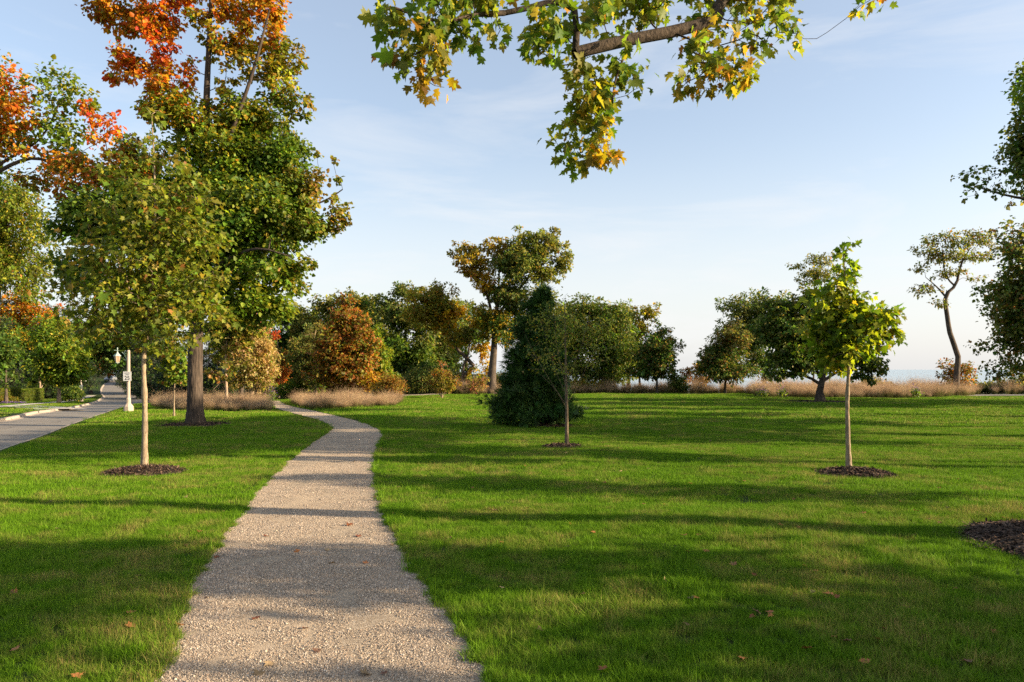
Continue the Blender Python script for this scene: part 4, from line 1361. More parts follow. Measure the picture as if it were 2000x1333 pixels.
far_tree('tall_oak', 'tallest tree of the middle distance, thick dark trunk, green and ochre crown', 960, bd, 0.52, [(906, 490, 26, 17, 'ochre:2,gold:1,olive:1'), (930, 512, 36, 18, 'ochre:1,gold:2'), (918, 530, 26, 14, 'rust:.5,gold:1,ochre:1'), (972, 480, 26, 15, 'ochre:2,gold:1'), (988, 502, 22, 22, 'gold:1,ochre:1'), (948, 558, 24, 24, 'gold:1,yellow:1'), (1028, 474, 36, 22), (1070, 480, 34, 26), (1102, 508, 24, 26), (1020, 516, 48, 30, 'oak:2,dark:1'), (1062, 536, 36, 18), (1000, 578, 40, 32, 'oak:1,dark:1'), (948, 622, 36, 26, 'olive:1,gold:1'), (985, 640, 36, 30, 'dark:2,gold:1'), (1062, 590, 36, 22)], 'oak:2,olive:1', 17000, 0.27, 55, clump=0.36,
         trunk=[(961, 730), (965, 680), (968, 620), (980, 560), (1010, 510)], extra=[ex(bd, [(966, 660), (955, 590), (935, 545), (908, 505)], 0.2, 0.05), ex(bd, [(968, 620), (1005, 575), (1045, 530), (1080, 500)], 0.2, 0.05), ex(bd, [(970, 600), (975, 540), (975, 490)], 0.15, 0.04)])
far_tree('oak_tree', 'dark green tree between the yellow maple and the tallest tree', 912, 108, 0.3, [(902, 602, 24, 17, 'oak'), (922, 640, 26, 44, 'dark'), (870, 680, 40, 40, 'dark')], 'oak', 3600, 0.36, 56)
far_tree('oak_tree', 'broad olive-green tree right of the white pine', 1180, 85, 0.3, [(1148, 606, 36, 24), (1192, 616, 38, 28), (1158, 652, 50, 38), (1202, 678, 40, 42), (1168, 716, 50, 30), (1115, 630, 28, 40), (1090, 690, 40, 50), (1215, 640, 22, 30)], 'oak:2,dark:2,green:1', 19000, 0.26, 57)
far_tree('oak_tree', 'mid-green tree filling the wood edge behind the broad olive tree', 1228, 98, 0.25, [(1222, 625, 34, 28), (1212, 680, 40, 40), (1240, 700, 26, 34), (1100, 650, 40, 60)], 'oak:1,green:1,olive:1', 7500, 0.3, 157)
far_tree('thin_tree', 'pale open tree behind the dark maple at the lake gap', 1250, 93, 0.16, [(1226, 608, 16, 13, 'oak:1,olive:1'), (1262, 612, 22, 16), (1246, 648, 26, 24, None, .5), (1238, 690, 18, 28, 'oak')], 'ochre:1,ygreen:1', 2800, 0.26, 58)
far_tree('dark_maple', 'dark conical maple at the left side of the lake gap', 1283, 80, 0.13, [(1285, 638, 14, 16), (1286, 664, 28, 18), (1286, 692, 36, 20), (1280, 722, 38, 18), (1312, 668, 8, 14)], 'dark:2,olive_brown:1', 6200, 0.24, 59, lift=0.02)
far_tree('dark_maple', 'dark conical maple with brownish top at the right side of the lake gap', 1416, 79, 0.14, [(1428, 634, 16, 13, 'olive_brown'), (1420, 662, 32, 18, 'olive_brown:1,oak:1'), (1412, 692, 44, 20), (1416, 722, 50, 17, 'dark:2,olive_brown:1'), (1385, 705, 26, 12)], 'olive_brown:1,dark:1', 8800, 0.23, 60, lift=0.02)
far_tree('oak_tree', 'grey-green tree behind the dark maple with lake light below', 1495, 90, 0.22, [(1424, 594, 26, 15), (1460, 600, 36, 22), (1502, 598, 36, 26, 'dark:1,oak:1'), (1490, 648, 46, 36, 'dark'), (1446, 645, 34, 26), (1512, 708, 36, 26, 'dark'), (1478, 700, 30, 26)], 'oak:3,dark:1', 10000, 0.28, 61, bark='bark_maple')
bd = G(1602, 785).y
far_tree('spreading_oak', 'wide dark green oak with short thick trunk on the far lawn', 1602, bd, 0.36, [(1532, 608, 36, 28), (1578, 588, 32, 22), (1530, 656, 44, 36), (1590, 636, 46, 36), (1545, 708, 44, 26), (1600, 698, 46, 22), (1646, 700, 40, 24), (1692, 708, 34, 22), (1716, 718, 18, 16), (1518, 734, 22, 13), (1640, 640, 36, 36), (1668, 668, 36, 28), (1690, 736, 24, 10)], 'dark:3,oak:2,green:1', 19000, 0.19, 62, kind='lobe',
         trunk=[(1601, 765), (1606, 742), (1612, 710), (1622, 640)], extra=[ex(bd, [(1604, 752), (1585, 740), (1550, 728), (1525, 725)], 0.14, 0.04), ex(bd, [(1606, 745), (1590, 715), (1565, 680), (1545, 640)], 0.16, 0.04), ex(bd, [(1607, 745), (1640, 725), (1680, 715), (1705, 715)], 0.14, 0.04)], lift=0.03, flare=1.45)
far_tree('thin_tree', 'sparse light-leaved treetop above the spreading oak', 1588, 92, 0.13, [(1558, 522, 16, 9), (1598, 508, 28, 12), (1622, 504, 14, 9), (1600, 538, 34, 14), (1570, 550, 18, 10), (1630, 530, 14, 14)], 'oak:1,olive:1', 1100, 0.25, 63, per=14, rtip=0.009)
# crooked tree at the right
bd = 75.0; b = base_at(1867, bd)
make_tree('crooked_tree', 'lone crooked tree with bare S-shaped trunk and flat crown against the sky', b, trunk_px(b, bd, [(1869, 725), (1871, 697), (1863, 673), (1855, 650), (1850, 619), (1846, 585), (1852, 570)]), 0.33, 0.19,
          blobs_px(bd, [(1836, 466, 30, 10), (1872, 474, 30, 9), (1906, 462, 30, 11), (1928, 476, 16, 16), (1808, 490, 26, 9), (1850, 500, 38, 10), (1902, 500, 34, 10), (1798, 522, 22, 9), (1784, 560, 12, 5), (1816, 564, 28, 9), (1836, 592, 20, 9), (1866, 532, 28, 7), (1904, 545, 22, 6), (1838, 536, 24, 8)], 'oak:2,olive_brown:1,olive:1'),
          4000, 0.25, 'oval', 'bark_dark', seed=64, per=20, clump=0.42, rtip=0.012, seg=0.7, flare=1.2, wob=0.0,
          extra=[ex(bd, [(1850, 572), (1862, 562), (1870, 548), (1872, 535), (1880, 510), (1895, 485)], 0.17, 0.05), ex(bd, [(1847, 580), (1835, 566), (1820, 552), (1808, 542)], 0.11, 0.03), ex(bd, [(1864, 558), (1848, 540), (1842, 510), (1840, 485)], 0.10, 0.03)])
far_tree('open_shrub', 'open reddish-brown shrub round the foot of the crooked tree', 1862, 77, 0.05, [(1850, 713, 15, 8), (1877, 722, 22, 12), (1843, 734, 12, 7), (1891, 740, 14, 5), (1865, 746, 22, 8), (1856, 728, 14, 6)], 'olive_brown:1,rust:1', 900, 0.22, 65, trunk=[(1861, 740), (1858, 712)], cat='shrub', per=12, rtip=0.006)
# right edge
bd = 50.0
far_tree('edge_tree', 'dense dark tree leaning in from the right edge down to the ground', 2062, bd, 0.3, [(1982, 495, 36, 32), (1984, 556, 44, 36), (1980, 615, 48, 36), (1972, 674, 46, 28), (1980, 722, 44, 20), (2050, 600, 60, 100), (1968, 440, 26, 14), (2050, 470, 50, 50)], 'dark:1,olive_brown:1,oak:1', 14000, 0.18, 66, kind='lobe', trunk=[(2060, 700), (2055, 600), (2045, 470)])
bd = 40.0
far_tree('edge_oak', 'oak reaching in high from the right edge with dark leafy boughs', 2130, bd, 0.4, [(1888, 342, 20, 15), (1925, 342, 26, 18), (1946, 372, 26, 16), (1903, 373, 20, 12), (1962, 398, 12, 12, 'oak:1,ochre:1'), (1985, 325, 24, 22), (1990, 268, 18, 20), (1996, 215, 12, 20, 'green:2,ochre:1'), (2050, 300, 60, 80), (2060, 180, 60, 70, 'green')], 'oak:1,dark:1', 7000, 0.165, 67, kind='lobe', per=26, rtip=0.007, clump=0.38,
         trunk=[(2125, 600), (2120, 420), (2100, 250), (2090, 150)], extra=[ex(bd, [(2120, 420), (2050, 396), (1985, 386), (1935, 374), (1892, 360)], 0.14, 0.03), ex(bd, [(2112, 330), (2050, 290), (1995, 275)], 0.1, 0.03)])
# shrubs of the wood edge
b = G(863, 778.5); d = b.y
make_tree('spreading_shrub', 'reddish many-stemmed shrub alone at the far lawn edge', b, trunk_px(b, d, [(864, 765), (865, 745), (866, 722)]), 0.05, 0.012,
          blobs_px(d, [(862, 730, 20, 13, 'rust:1,olive:1'), (866, 750, 28, 14, 'olive:1,ochre:1'), (845, 748, 14, 11), (885, 744, 14, 13), (864, 712, 9, 8, 'pink:1,rust:1')], 'olive_brown:1,rust:1'), 4200, 0.15, 'oval', 'bark_pale', seed=71, cat='shrub', per=16, rtip=0.005, seg=0.3,
          extra=[ex(d, [(863, 777), (852, 762), (838, 754)], 0.04, 0.01), ex(d, [(863, 777), (857, 758), (850, 742)], 0.035, 0.01), ex(d, [(864, 777), (873, 758), (884, 742)], 0.035, 0.01)])
SHR = [('ochre shrub at the right end of the tan grass bed', 768, 64, [(766, 752, 20, 17, 'ochre:1,rust:1'), (744, 760, 18, 12, 'ochre'), (772, 766, 12, 8, 'rust')], 'ochre', 2400, .13),
       ('grey-green shrub in shade left of the reddish shrub', 805, 80, [(800, 752, 22, 16), (826, 742, 24, 20), (790, 762, 14, 8)], 'oak:2,dark:1', 3000, .18),
       ('dark shrub behind the reddish shrub', 885, 84, [(890, 745, 26, 18), (915, 752, 18, 12)], 'dark:2,oak:1', 2600, .2),
       ('tan bare-twigged shrub left of the tall trunk', 932, 76, [(932, 752, 18, 12), (945, 744, 10, 10), (920, 758, 14, 7)], 'ochre:1,pink:1,oak:1', 700, .14),
       ('green shrub right of the tall trunk', 985, 82, [(990, 750, 16, 16), (975, 742, 8, 12)], 'oak:1,olive:1', 1500, .2),
       ('green and ochre shrub under the broad olive tree', 1130, 82, [(1125, 755, 22, 11), (1160, 756, 18, 9)], 'olive:1,ochre:1', 1600, .18),
       ('thin tan shrub in the lake gap', 1342, 86, [(1342, 732, 10, 12), (1348, 722, 7, 7), (1336, 745, 10, 8)], 'ochre:1,pink:1', 420, .2),
       ('orange-tan shrub beside the right dark maple', 1368, 86, [(1368, 722, 11, 14), (1374, 740, 12, 12), (1360, 745, 8, 8)], 'ochre:1,rust:1', 900, .2),
       ('dark low shrub in the meadow before the lake', 1320, 80, [(1322, 748, 14, 11), (1335, 756, 10, 6)], 'dark:1,oak:1', 900, .18),
       ('low olive shrub beneath the spreading oak boughs', 1700, 82, [(1702, 748, 18, 9), (1735, 752, 14, 7)], 'oak:1,ochre:1', 900, .2),
       ('dark low shrubs beyond the drive at the right edge', 1925, 84, [(1920, 758, 16, 8), (1945, 756, 14, 9), (1900, 762, 12, 5)], 'oak:2,dark:1', 1500, .2),
       ('brownish low shrub at the right edge under the dense tree', 1978, 82, [(1975, 752, 20, 12), (2005, 748, 24, 16)], 'olive_brown:1,oak:1', 1700, .2),
       ('yellow-green shrubbery at the end of the gravel path', 560, 72, [(560, 762, 16, 10), (580, 756, 14, 12), (535, 762, 12, 10)], 'ygreen:1,green:1,dark:1', 2200, .18),
       ('green shrub mass behind the path end', 595, 76, [(600, 756, 16, 12), (620, 760, 14, 10)], 'lime:1,green:1', 1800, .18)]
for i, (lb, px, d, bl, pl, nl, sz) in enumerate(SHR):
    far_tree('shrub', lb, px, d, 0.04, bl, pl, nl, sz, 200 + i, cat='shrub', per=18, rtip=0.005, seg=0.35, trunk=[(px, 765), (px, 756)])

# white pine
b = G(1050, 834); d = b.y
make_tree('white_pine', 'dark bushy white pine with branches to the ground and thin leader', b, trunk_px(b, d, [(1050, 790), (1050, 720), (1052, 650), (1056, 600), (1060, 565)]), 0.11, 0.012,
          blobs_px(d, [(1045, 806, 74, 20, None, .8), (1030, 775, 58, 24, None, .9), (1080, 785, 44, 24, None, .9), (1046, 742, 58, 26, None, 1.3), (1050, 704, 50, 26, None, 1.8), (1052, 668, 42, 24, None, 2.4), (1052, 634, 34, 18, None, 3.2), (1085, 655, 14, 8, None, 2.5), (1022, 648, 13, 8, None, 2.5), (1010, 720, 16, 8, None, 2), (1095, 705, 14, 8, None, 2), (1057, 603, 21, 18, None, 4.5), (1060, 575, 10, 14, None, 6), (1130, 804, 14, 6, None, 2), (1112, 812, 18, 8), (972, 795, 14, 10, None, 1.5), (1000, 745, 16, 10, None, 1.5), (1098, 740, 16, 10, None, 1.5), (1008, 690, 12, 8, None, 1.5)], 'pine', 0.95),
          30000, 0.24, 'needle', 'bark_dark', seed=81, cat='tree', per=70, clump=0.40, rtip=0.005, seg=0.3, leafmat='needle', droop=-0.35, upw=0.4, shell=0.5, lift=0.0)

# sparse sapling in the middle
b = G(1107, 872.5); d = b.y
make_tree('sparse_sapling', 'slim vase-shaped sapling with thin sparse leaves in front of the pine', b, trunk_px(b, d, [(1107, 800), (1106, 760), (1105, 710), (1104, 650), (1103, 590)]), 0.072, 0.01,
          blobs_px(d, [(1085, 640, 60, 46), (1130, 640, 56, 46), (1055, 690, 44, 34), (1152, 690, 42, 38), (1105, 595, 40, 24), (1098, 715, 56, 26), (1165, 640, 30, 36)], 'oak:2,olive:2,green:1'),
          2300, 0.080, 'oval', 'bark_mid', seed=82, per=14, clump=0.34, rtip=0.0035, seg=0.25, lift=0.02, spread=1.3, flare=1.15,
          extra=[ex(d, [(1107, 800), (1094, 776, -.1), (1072, 740, -.3), (1050, 705, -.5), (1022, 650, -.8)], 0.010, 0.003), ex(d, [(1107, 788), (1122, 768, .1), (1142, 728, .3), (1164, 680, .4), (1182, 630, .4)], 0.010, 0.003), ex(d, [(1106, 770), (1092, 740, .2), (1074, 690, .5), (1060, 620, .6)], 0.009, 0.003), ex(d, [(1106, 755), (1120, 715, -.3), (1138, 660, -.5), (1150, 600, -.6)], 0.009, 0.003), ex(d, [(1107, 792), (1088, 765, .2), (1060, 735, .4), (1030, 715, .5)], 0.008, 0.003), ex(d, [(1106, 762), (1098, 730, -.3), (1085, 670, -.4), (1082, 610, -.4)], 0.008, 0.003)])

# young maple on the right lawn
b = G(1658, 920); d = b.y
make_tree('young_maple', 'young maple with big bright yellow-green leaves on the right lawn', b, trunk_px(b, d, [(1656, 850), (1655, 780), (1658, 705), (1655, 640), (1650, 560), (1648, 484)]), 0.072, 0.012,
          blobs_px(d, [(1650, 492, 16, 20), (1652, 525, 26, 20), (1636, 556, 34, 30), (1628, 600, 48, 36), (1672, 590, 30, 24), (1622, 648, 42, 40), (1668, 640, 52, 40), (1712, 622, 42, 26), (1738, 640, 28, 20), (1770, 664, 12, 10), (1640, 690, 50, 24), (1700, 670, 36, 24), (1612, 716, 24, 16), (1592, 650, 14, 20)], 'lime:4,ygreen:2,green:1'),
          3000, 0.15, 'maple', 'bark_young', seed=83, per=10, clump=0.50, rtip=0.004, seg=0.25, indiv=300, droop=0.5, leafmat='leaf_bright', trunk_fn=knobbly_trunk, flare=1.2,
          extra=[ex(d, [(1657, 690), (1690, 655), (1730, 632), (1765, 652)], 0.03, 0.006), ex(d, [(1657, 680), (1630, 660), (1605, 650)], 0.028, 0.006)])

# ------------------------------------------------------------------ maple overhead: trunk out of frame at the right, bough across the top
tb = Vector((8.6, 11.3, gz(8.6, 11.3) + 0.1))
def Q(px, py, d):
    return P(px, py, d)
bough = [Vector((8.42, 11.2, 9.8)), Vector((6.2, 10.0, 9.7)), Vector((4.2, 8.9, 8.7)), Q(1425, -15, 8.0), Q(1400, 35, 7.8), Q(1330, 58, 7.6), Q(1230, 78, 7.4), Q(1150, 97, 7.25), Q(1122, 104, 7.2)]
up1 = [Q(1124, 100, 7.2), Q(1126, 60, 7.2), Q(1122, 18, 7.15), Q(1085, 4, 7.1), Q(1040, 14, 7.05), Q(985, 26, 7.0), Q(950, 30, 7.0)]
hang = [Q(1230, 85, 7.4), Q(1215, 120, 7.35), Q(1200, 165, 7.3), Q(1195, 215, 7.3), Q(1180, 260, 7.3)]
left = [Q(985, 26, 7.0), Q(930, 30, 6.8), Q(870, 42, 6.6), Q(815, 32, 6.5), Q(770, 15, 6.4)]
bl = []
for px, py, rx, ry, d, pl, w in [
        (760, 15, 34, 22, 6.4, 'green:2,olive:2,ygreen:1', 1), (850, 18, 48, 24, 6.5, 'green:2,olive:1', 1.2), (800, 60, 28, 24, 6.5, 'olive:1,gold:1', .6), (850, 70, 44, 26, 6.6, 'green:2,olive:1', 1), (905, 60, 40, 26, 6.8, 'green:2,olive:1', .8),
        (800, 112, 36, 18, 6.5, 'olive_brown:2,olive:1,green:1', 1), (845, 118, 34, 24, 6.6, 'olive:2,gold:1', 1), (868, 128, 20, 16, 6.6, 'gold:1,olive:1', .8), (830, 160, 26, 18, 6.6, 'rust:1,ochre:1,gold:1', 1), (862, 162, 16, 14, 6.6, 'gold:2,ygreen:1', .8),
        (965, 55, 22, 26, 6.9, 'green:2,olive:2,ygreen:1', .6), (930, 10, 36, 14, 6.9, 'green:1,olive:1', .6), (1075, 60, 44, 34, 7.1, 'green:2,olive:2,ygreen:1', 1), (1060, 105, 40, 26, 7.1, 'green:2,olive:1', 1), (1180, 30, 50, 26, 7.3, 'green:2,olive:2,ygreen:1', .8), (1110, 70, 34, 30, 7.3, 'ygreen:1,green:1', .8),
        (1150, 140, 36, 28, 7.3, 'olive:2,ygreen:2,gold:1', 1), (1215, 115, 36, 26, 7.3, 'green:2,olive:2,ygreen:1', .8), (1135, 185, 34, 30, 7.3, 'ygreen:2,olive:2,gold:1', 1.1), (1170, 200, 36, 28, 7.3, 'olive:2,green:2,gold:1', 1), (1240, 160, 28, 22, 7.4, 'green:2,olive:1', .7), (1120, 225, 36, 24, 7.3, 'olive:1,ygreen:1', 1), (1165, 255, 36, 26, 7.3, 'gold:1,ygreen:1,green:1', 1.1),
        (1090, 280, 28, 16, 7.3, 'ygreen:1,olive:1', .8), (1130, 300, 26, 24, 7.3, 'green:1,olive:1', .9), (1165, 300, 22, 22, 7.3, 'gold:2,ochre:1', .9), (1190, 285, 18, 20, 7.3, 'ygreen:1,gold:1', .6),
        (1280, 25, 46, 22, 7.6, 'green:2,olive:2,ygreen:1', .8), (1360, 10, 44, 16, 7.7, 'green:1,olive:1', .7), (1340, 90, 30, 18, 7.5, 'ygreen:1,green:1', .7), (1370, 110, 40, 24, 7.6, 'ygreen:1,olive:2,green:1', 1), (1330, 150, 30, 20, 7.5, 'ochre:1,ygreen:1', .6), (1400, 75, 40, 22, 7.7, 'gold:1,ygreen:1', .7),
        (1420, 130, 40, 28, 7.7, 'olive:1,ygreen:1,gold:1', 1), (1465, 145, 26, 18, 7.8, 'olive:2,ygreen:2,gold:1', .8), (1395, 155, 30, 14, 7.6, 'olive:1,gold:1', .7), (1480, 80, 34, 20, 7.9, 'green:2,olive:2,ygreen:1', .8), (1530, 65, 26, 26, 8.0, 'green:2,olive:2,ygreen:1', .8), (1510, 15, 40, 20, 8.0, 'green:2,olive:2,ygreen:1', .9), (1450, 30, 34, 20, 7.9, 'olive:1,gold:1', .8),
        (1700, 8, 22, 16, 8.0, 'yellow:1,green:2', .5), (1240, -20, 90, 24, 7.6, 'green:1,olive:1', 1.2), (1450, -40, 120, 30, 8.2, 'green:1,olive:1', 1.2), (900, -25, 100, 24, 6.8, 'green:1,olive:1', 1)]:
    s_ = d / F
    bl.append((Q(px, py, d), (rx * s_, 0.28 + 0.4 * rx * s_, ry * s_), pl, w))
om = make_tree('overhanging_maple', 'maple bough with large green and yellow leaves hanging across the top of the picture', tb, [tb, Vector((8.6, 11.3, 3)), Vector((8.5, 11.2, 6.6)), Vector((8.4, 11.2, 10)), Vector((8.2, 11.5, 14))], 0.42, 0.1,
          bl, 3900, 0.086, 'maple', 'bark_limb', seed=91, per=13, clump=0.42, rtip=0.0030, seg=0.16, sides=7, tsides=20, indiv=300, droop=1.1, upw=0.6, rnd=1.25, lift=-0.04, flat=1.0, leafmat='leaf_bright', spread=1.4,
          extra=[(bough, 0.085, 0.058), (up1, 0.036, 0.024), (left, 0.028, 0.010), (hang, 0.014, 0.004)])
rng = np.random.default_rng(92)
cl = []
for c_, r_, k in [((8.4, 12, 14), (4.5, 4.5, 3), 90), ((10.8, 9.5, 12.5), (3.5, 4, 3), 70), ((6.6, 10.5, 13), (3, 3, 2), 50)]:
    cl.append(np.array(c_) + unit(rng.normal(0, 1, (k, 3))) * (rng.random(k) ** .45)[:, None] * np.array(r_))
cl = np.vstack(cl)
pos = np.repeat(cl, 40, 0) + rng.normal(0, .42, (len(cl) * 40, 3))
v, f, cc = leaf_cloud('lobe', pos, leaf_frames(rng, pos, np.array([8.5, 11, 12.0])), .15 * np.exp(rng.normal(0, .2, len(pos))), pal_colors(rng, 'green:2,ygreen:1', len(pos)))
link('upper_crown', np_mesh('upper_crown', v - np.array(tb), f, cc), om, M['leaf'])['kind'] = 'stuff'

# ------------------------------------------------------------------ trees out of frame on the right that shade the lawn, dark trees behind the street
rp = np.random.default_rng(77)
def proto(name, label, blobs, trunk_h, r, pal, leaves, size, seed, group):
    return make_tree(name, label, (0, 0, 0), [Vector((0, 0, 0)), Vector((0.1, 0, trunk_h * .5)), Vector((0, .1, trunk_h))], r, r * 0.3,
                     [(Vector(c_), r_, pal, 1.0) for c_, r_ in blobs], leaves, size, 'lobe', 'bark_dark', seed=seed, group=group, per=40, rtip=0.012, seg=0.8, clump=0.36)
gs = 'shade trees outside the right edge'
lbs = 'leafy tree out of sight to the right, its long shadow on the lawn'
pa_ = proto('shade_tree', lbs, [((0, 0, 8), (3.2, 3.2, 2.4)), ((1.5, 1, 6.2), (2.4, 2.2, 1.5)), ((-1.6, -1, 6.4), (2.2, 2.2, 1.4)), ((0, 0.4, 10.5), (2.2, 2.2, 1.6))], 9.5, 0.28, 'green:2,olive:1', 6500, 0.26, 301, gs)
pb_ = proto('shade_tree', lbs, [((0, 0, 8.5), (1.6, 1.6, 1.8)), ((0.5, 0.6, 6.6), (1.3, 1.4, .9)), ((-.4, -.7, 10.3), (1.2, 1.2, 1.2))], 9.5, 0.2, 'green:2,olive:1', 3200, 0.22, 302, gs)
pc_ = proto('shade_tree', lbs, [((0, 0, 5), (4.2, 4.2, 1.3)), ((1.5, 2, 4.2), (2.6, 2.6, 1.0)), ((-1.6, -2.2, 4.4), (2.6, 2.6, 1.0)), ((0.5, -.5, 6.2), (2.0, 2.0, .7))], 6.5, 0.25, 'green:2,olive:1', 8000, 0.27, 304, gs)
pe_ = proto('shade_tree', lbs, [((0, 0, 13.2), (3.4, 3.4, .9)), ((1, 1.5, 12.6), (2, 2, .6)), ((-.8, -1.6, 13.7), (2, 2, .5))], 13, 0.3, 'green:2,olive:1', 5200, 0.26, 305, gs)
SH = [(pc_, 21, 2.2, 1.0), (pe_, 31.8, 0.3, 1.0), (pb_, 17, 6.3, .8), (pb_, 22, 12.6, .8), (pb_, 23, 18.9, .9), (pa_, 27, 27.5, 1.0), (pa_, 31, 33, .9), (pb_, 33, 38, 1.0), (pb_, 38, 43.5, 1.1), (pa_, 46, 51, 1.0), (pb_, 50, 60, 1.1), (pa_, 60, 53, 1.2), (pb_, 27, 23.7, .7), (pe_, 26, 17.5, 1.0), (pe_, 28, 22.6, 1.06), (pe_, 31, 26.5, 1.1), (pe_, 34, 20.5, 1.0), (pe_, 36, 30, 1.12)]
first = set()
for pr, x, y, sc in SH:
    loc = (x, y, gz(x, y))
    if pr.name not in first:
        first.add(pr.name)
        pr.location = loc
        pr.scale = (sc,) * 3
        pr.rotation_euler = (0, 0, 1.0)
    else:
        copy_thing(pr, loc, rp.random() * 6.28, sc, lbs, gs)
gd = 'dark evergreens behind the street'
lbd = 'dark evergreen in the shady wood behind the street and grass bed'
pd = make_tree('dark_evergreen', lbd, (0, 0, 0), [Vector((0, 0, 0)), Vector((0, 0, 6)), Vector((0, 0, 14))], 0.3, 0.03,
               [(Vector((0, 0, z)), (r_, r_, 1.5), 'spruce:3,dark:1', 1.0) for z, r_ in ((1.6, 3.6), (3.4, 3.4), (5.4, 3.0), (7.6, 2.5), (9.8, 1.9), (11.8, 1.2), (13.4, .6))], 9000, 0.42, 'needle', 'bark_dark', seed=303, group=gd, leafmat='needle', per=40, rtip=0.012, droop=0.2, lift=0.0)
DKL = ['outside the left edge behind the hedge', 'above the clipped hedge at the left edge', 'behind the orange yard tree', 'behind the round street tree', 'behind the lamp post across the street', 'right of the far lamp post', 'behind the thin small maple', 'behind the big maple trunk', 'behind the pale-trunked tree', 'between the pale-trunked and the tan tree',
       'behind the tan tree', 'behind the small red tree', 'behind the left half of the brown tree', 'behind the right half of the brown tree', 'behind the yellow-green tree', 'behind the reddish lone shrub', 'closing the street above the silver car', 'left of the silver car at the street end', 'right of the silver car at the street end', 'over the far sidewalk beyond the person', 'added right of the street just past the bend to shade it', 'added right of the street beyond the far lamp post as shade', 'added right of the street before the silver car to shade its end']
DK = [(-60, 120, 1.2), (5, 118, 1.25), (40, 128, 1.3), (95, 126, 1.2), (135, 140, 1.3), (300, 112, .8), (335, 92, .62), (372, 88, .66), (408, 84, .6), (440, 92, .62), (520, 104, .8), (560, 118, 1.0), (640, 112, .9), (720, 112, .9), (760, 120, .9), (850, 116, .9), (240, 235, 1.6), (190, 240, 1.6), (290, 215, 1.6), (155, 200, 1.5), (293, 128, 1.15), (284, 150, 1.3), (272, 178, 1.4)]  # closing entries right of the street are added to shade the far road
for i, (px, d, sc) in enumerate(DK):
    l_ = base_at(px, d)
    if i == 0:
        pd.location = l_
        pd.scale = (sc,) * 3
        pd['label'] = 'dark evergreen ' + DKL[i]
    else:
        copy_thing(pd, l_, rp.random() * 6.28, sc, 'dark evergreen ' + DKL[i], gd)

# ------------------------------------------------------------------ tall grass beds and the meadow along the bluff
PV = [tuft('plume_tuft', 130, 0.24, 0.92, 0.007, 0.55, rg, M['plume'], plume=True) for _ in range(5)]
def bed(name, poly_px, dens, scl, label, extra=None):
    poly = np.array([tuple(G(*p)[:2]) for p in poly_px] if extra is None else extra)
    lo, hi = poly.min(0), poly.max(0)
    n = int((hi - lo).prod() * dens)
    x, y = lo[0] + rg.random(n) * (hi - lo)[0], lo[1] + rg.random(n) * (hi - lo)[1]
    k = in_poly(x, y, poly) & ~in_poly(x, y, PATH) & (dist_line(x, y, PATH_L) > 0.35) & (dist_line(x, y, PATH_R) > 0.35)
    x, y = x[k], y[k]
    n = len(x)
    scatter(name, np.column_stack([x, y, dip(x, y)]), rg.random(n) * 6.28, rg.normal(0, 0.06, (n, 2)), scl * np.exp(rg.normal(0, 0.24, n)) * (1 + 0.22 * np.sin(x * 1.9 + np.sin(y * 2.3))), PV, label, 'tall grass')
bed('tall_grass', [(300, 797), (345, 803.5), (450, 804.5), (528, 804), (533, 797), (522, 789), (400, 789), (310, 789)], 7.0, 0.52, 'tan feathery grass bed left of the path behind the big maple')
bed('tall_grass', [(560, 789), (580, 795), (610, 800.5), (660, 799), (720, 797), (772, 794), (784, 786), (700, 784), (600, 784)], 7.0, 0.52, 'tan feathery grass bed right of the path below the brown tree')
mp = [tuple(G(*p)[:2]) for p in [(905, 771.8), (980, 770.3), (1150, 769.3), (1300, 769.2), (1480, 769.5)]]
bed('meadow', None, 2.8, 0.76, 'pinkish tan meadow grass along the far lawn before the lake', np.array(mp + [(mp[-1][0] * 1.08, 84), (15, 86), (0, 86), (-6, 84)]))
mp = [tuple(G(*p)[:2]) for p in [(1490, 777.2), (1640, 778.6), (1780, 778.4), (1830, 776.5)]]
bed('meadow', None, 3.4, 0.80, 'pinkish tan meadow grass behind the spreading oak before the lake', np.array(mp + [(47, 75), (49, 81), (40, 83), (26, 83)]))
bed('meadow', None, 2.0, 0.8, 'thin dry grass beyond the drive at the right edge', np.array([(48, 80), (75, 79), (78, 86), (46, 87)]))
bed('meadow', None, 2.0, 0.9, 'dry grass among the shrubs at the wood edge', np.array([(-13, 80), (-6, 79), (0, 81), (-1, 88), (-14, 88)]))

# purple asters
def asters(label, px, py, d, rx, ry, n, seed):
    b = base_at(px, d)
    rng = np.random.default_rng(seed)
    root = empty('asters', b, label, 'flowers', 'purple asters')
    pos = np.column_stack([rng.normal(0, rx * .5, n), rng.normal(0, rx * .4, n), np.abs(rng.normal(ry * .75, ry * .28, n))])
    col = pal_colors(rng, 'purple', n)
    v, f, c = leaf_cloud('lobe', pos, leaf_frames(rng, pos, np.zeros(3), 0, 1), np.full(n, 0.075), col)
    link('blossom', np_mesh('blossom', v, f, c), root, M['leaf'])['kind'] = 'stuff'
    pos2 = pos * np.array([1, 1, 0.6])
    v, f, c = leaf_cloud('oval', pos2, leaf_frames(rng, pos2, np.zeros(3), -.8, .2), np.full(n, 0.16), pal_colors(rng, 'green', n))
    link('foliage', np_mesh('foliage', v, f, c), root, M['leaf'])['kind'] = 'stuff'
asters('purple asters at the front of the meadow left of the crooked tree', 1790, 773, 66.5, 0.5, 1.0, 240, 1)
asters('bluish asters at the left end of the oak meadow', 1489, 772, 66.5, 0.5, 0.9, 220, 2)
asters('small purple asters left of the spreading oak trunk', 1528, 772, 66.4, 0.35, 0.9, 140, 3)
asters('blue asters beside the far end of the gravel path', 528, 772, 60, 0.45, 1.0, 260, 4)

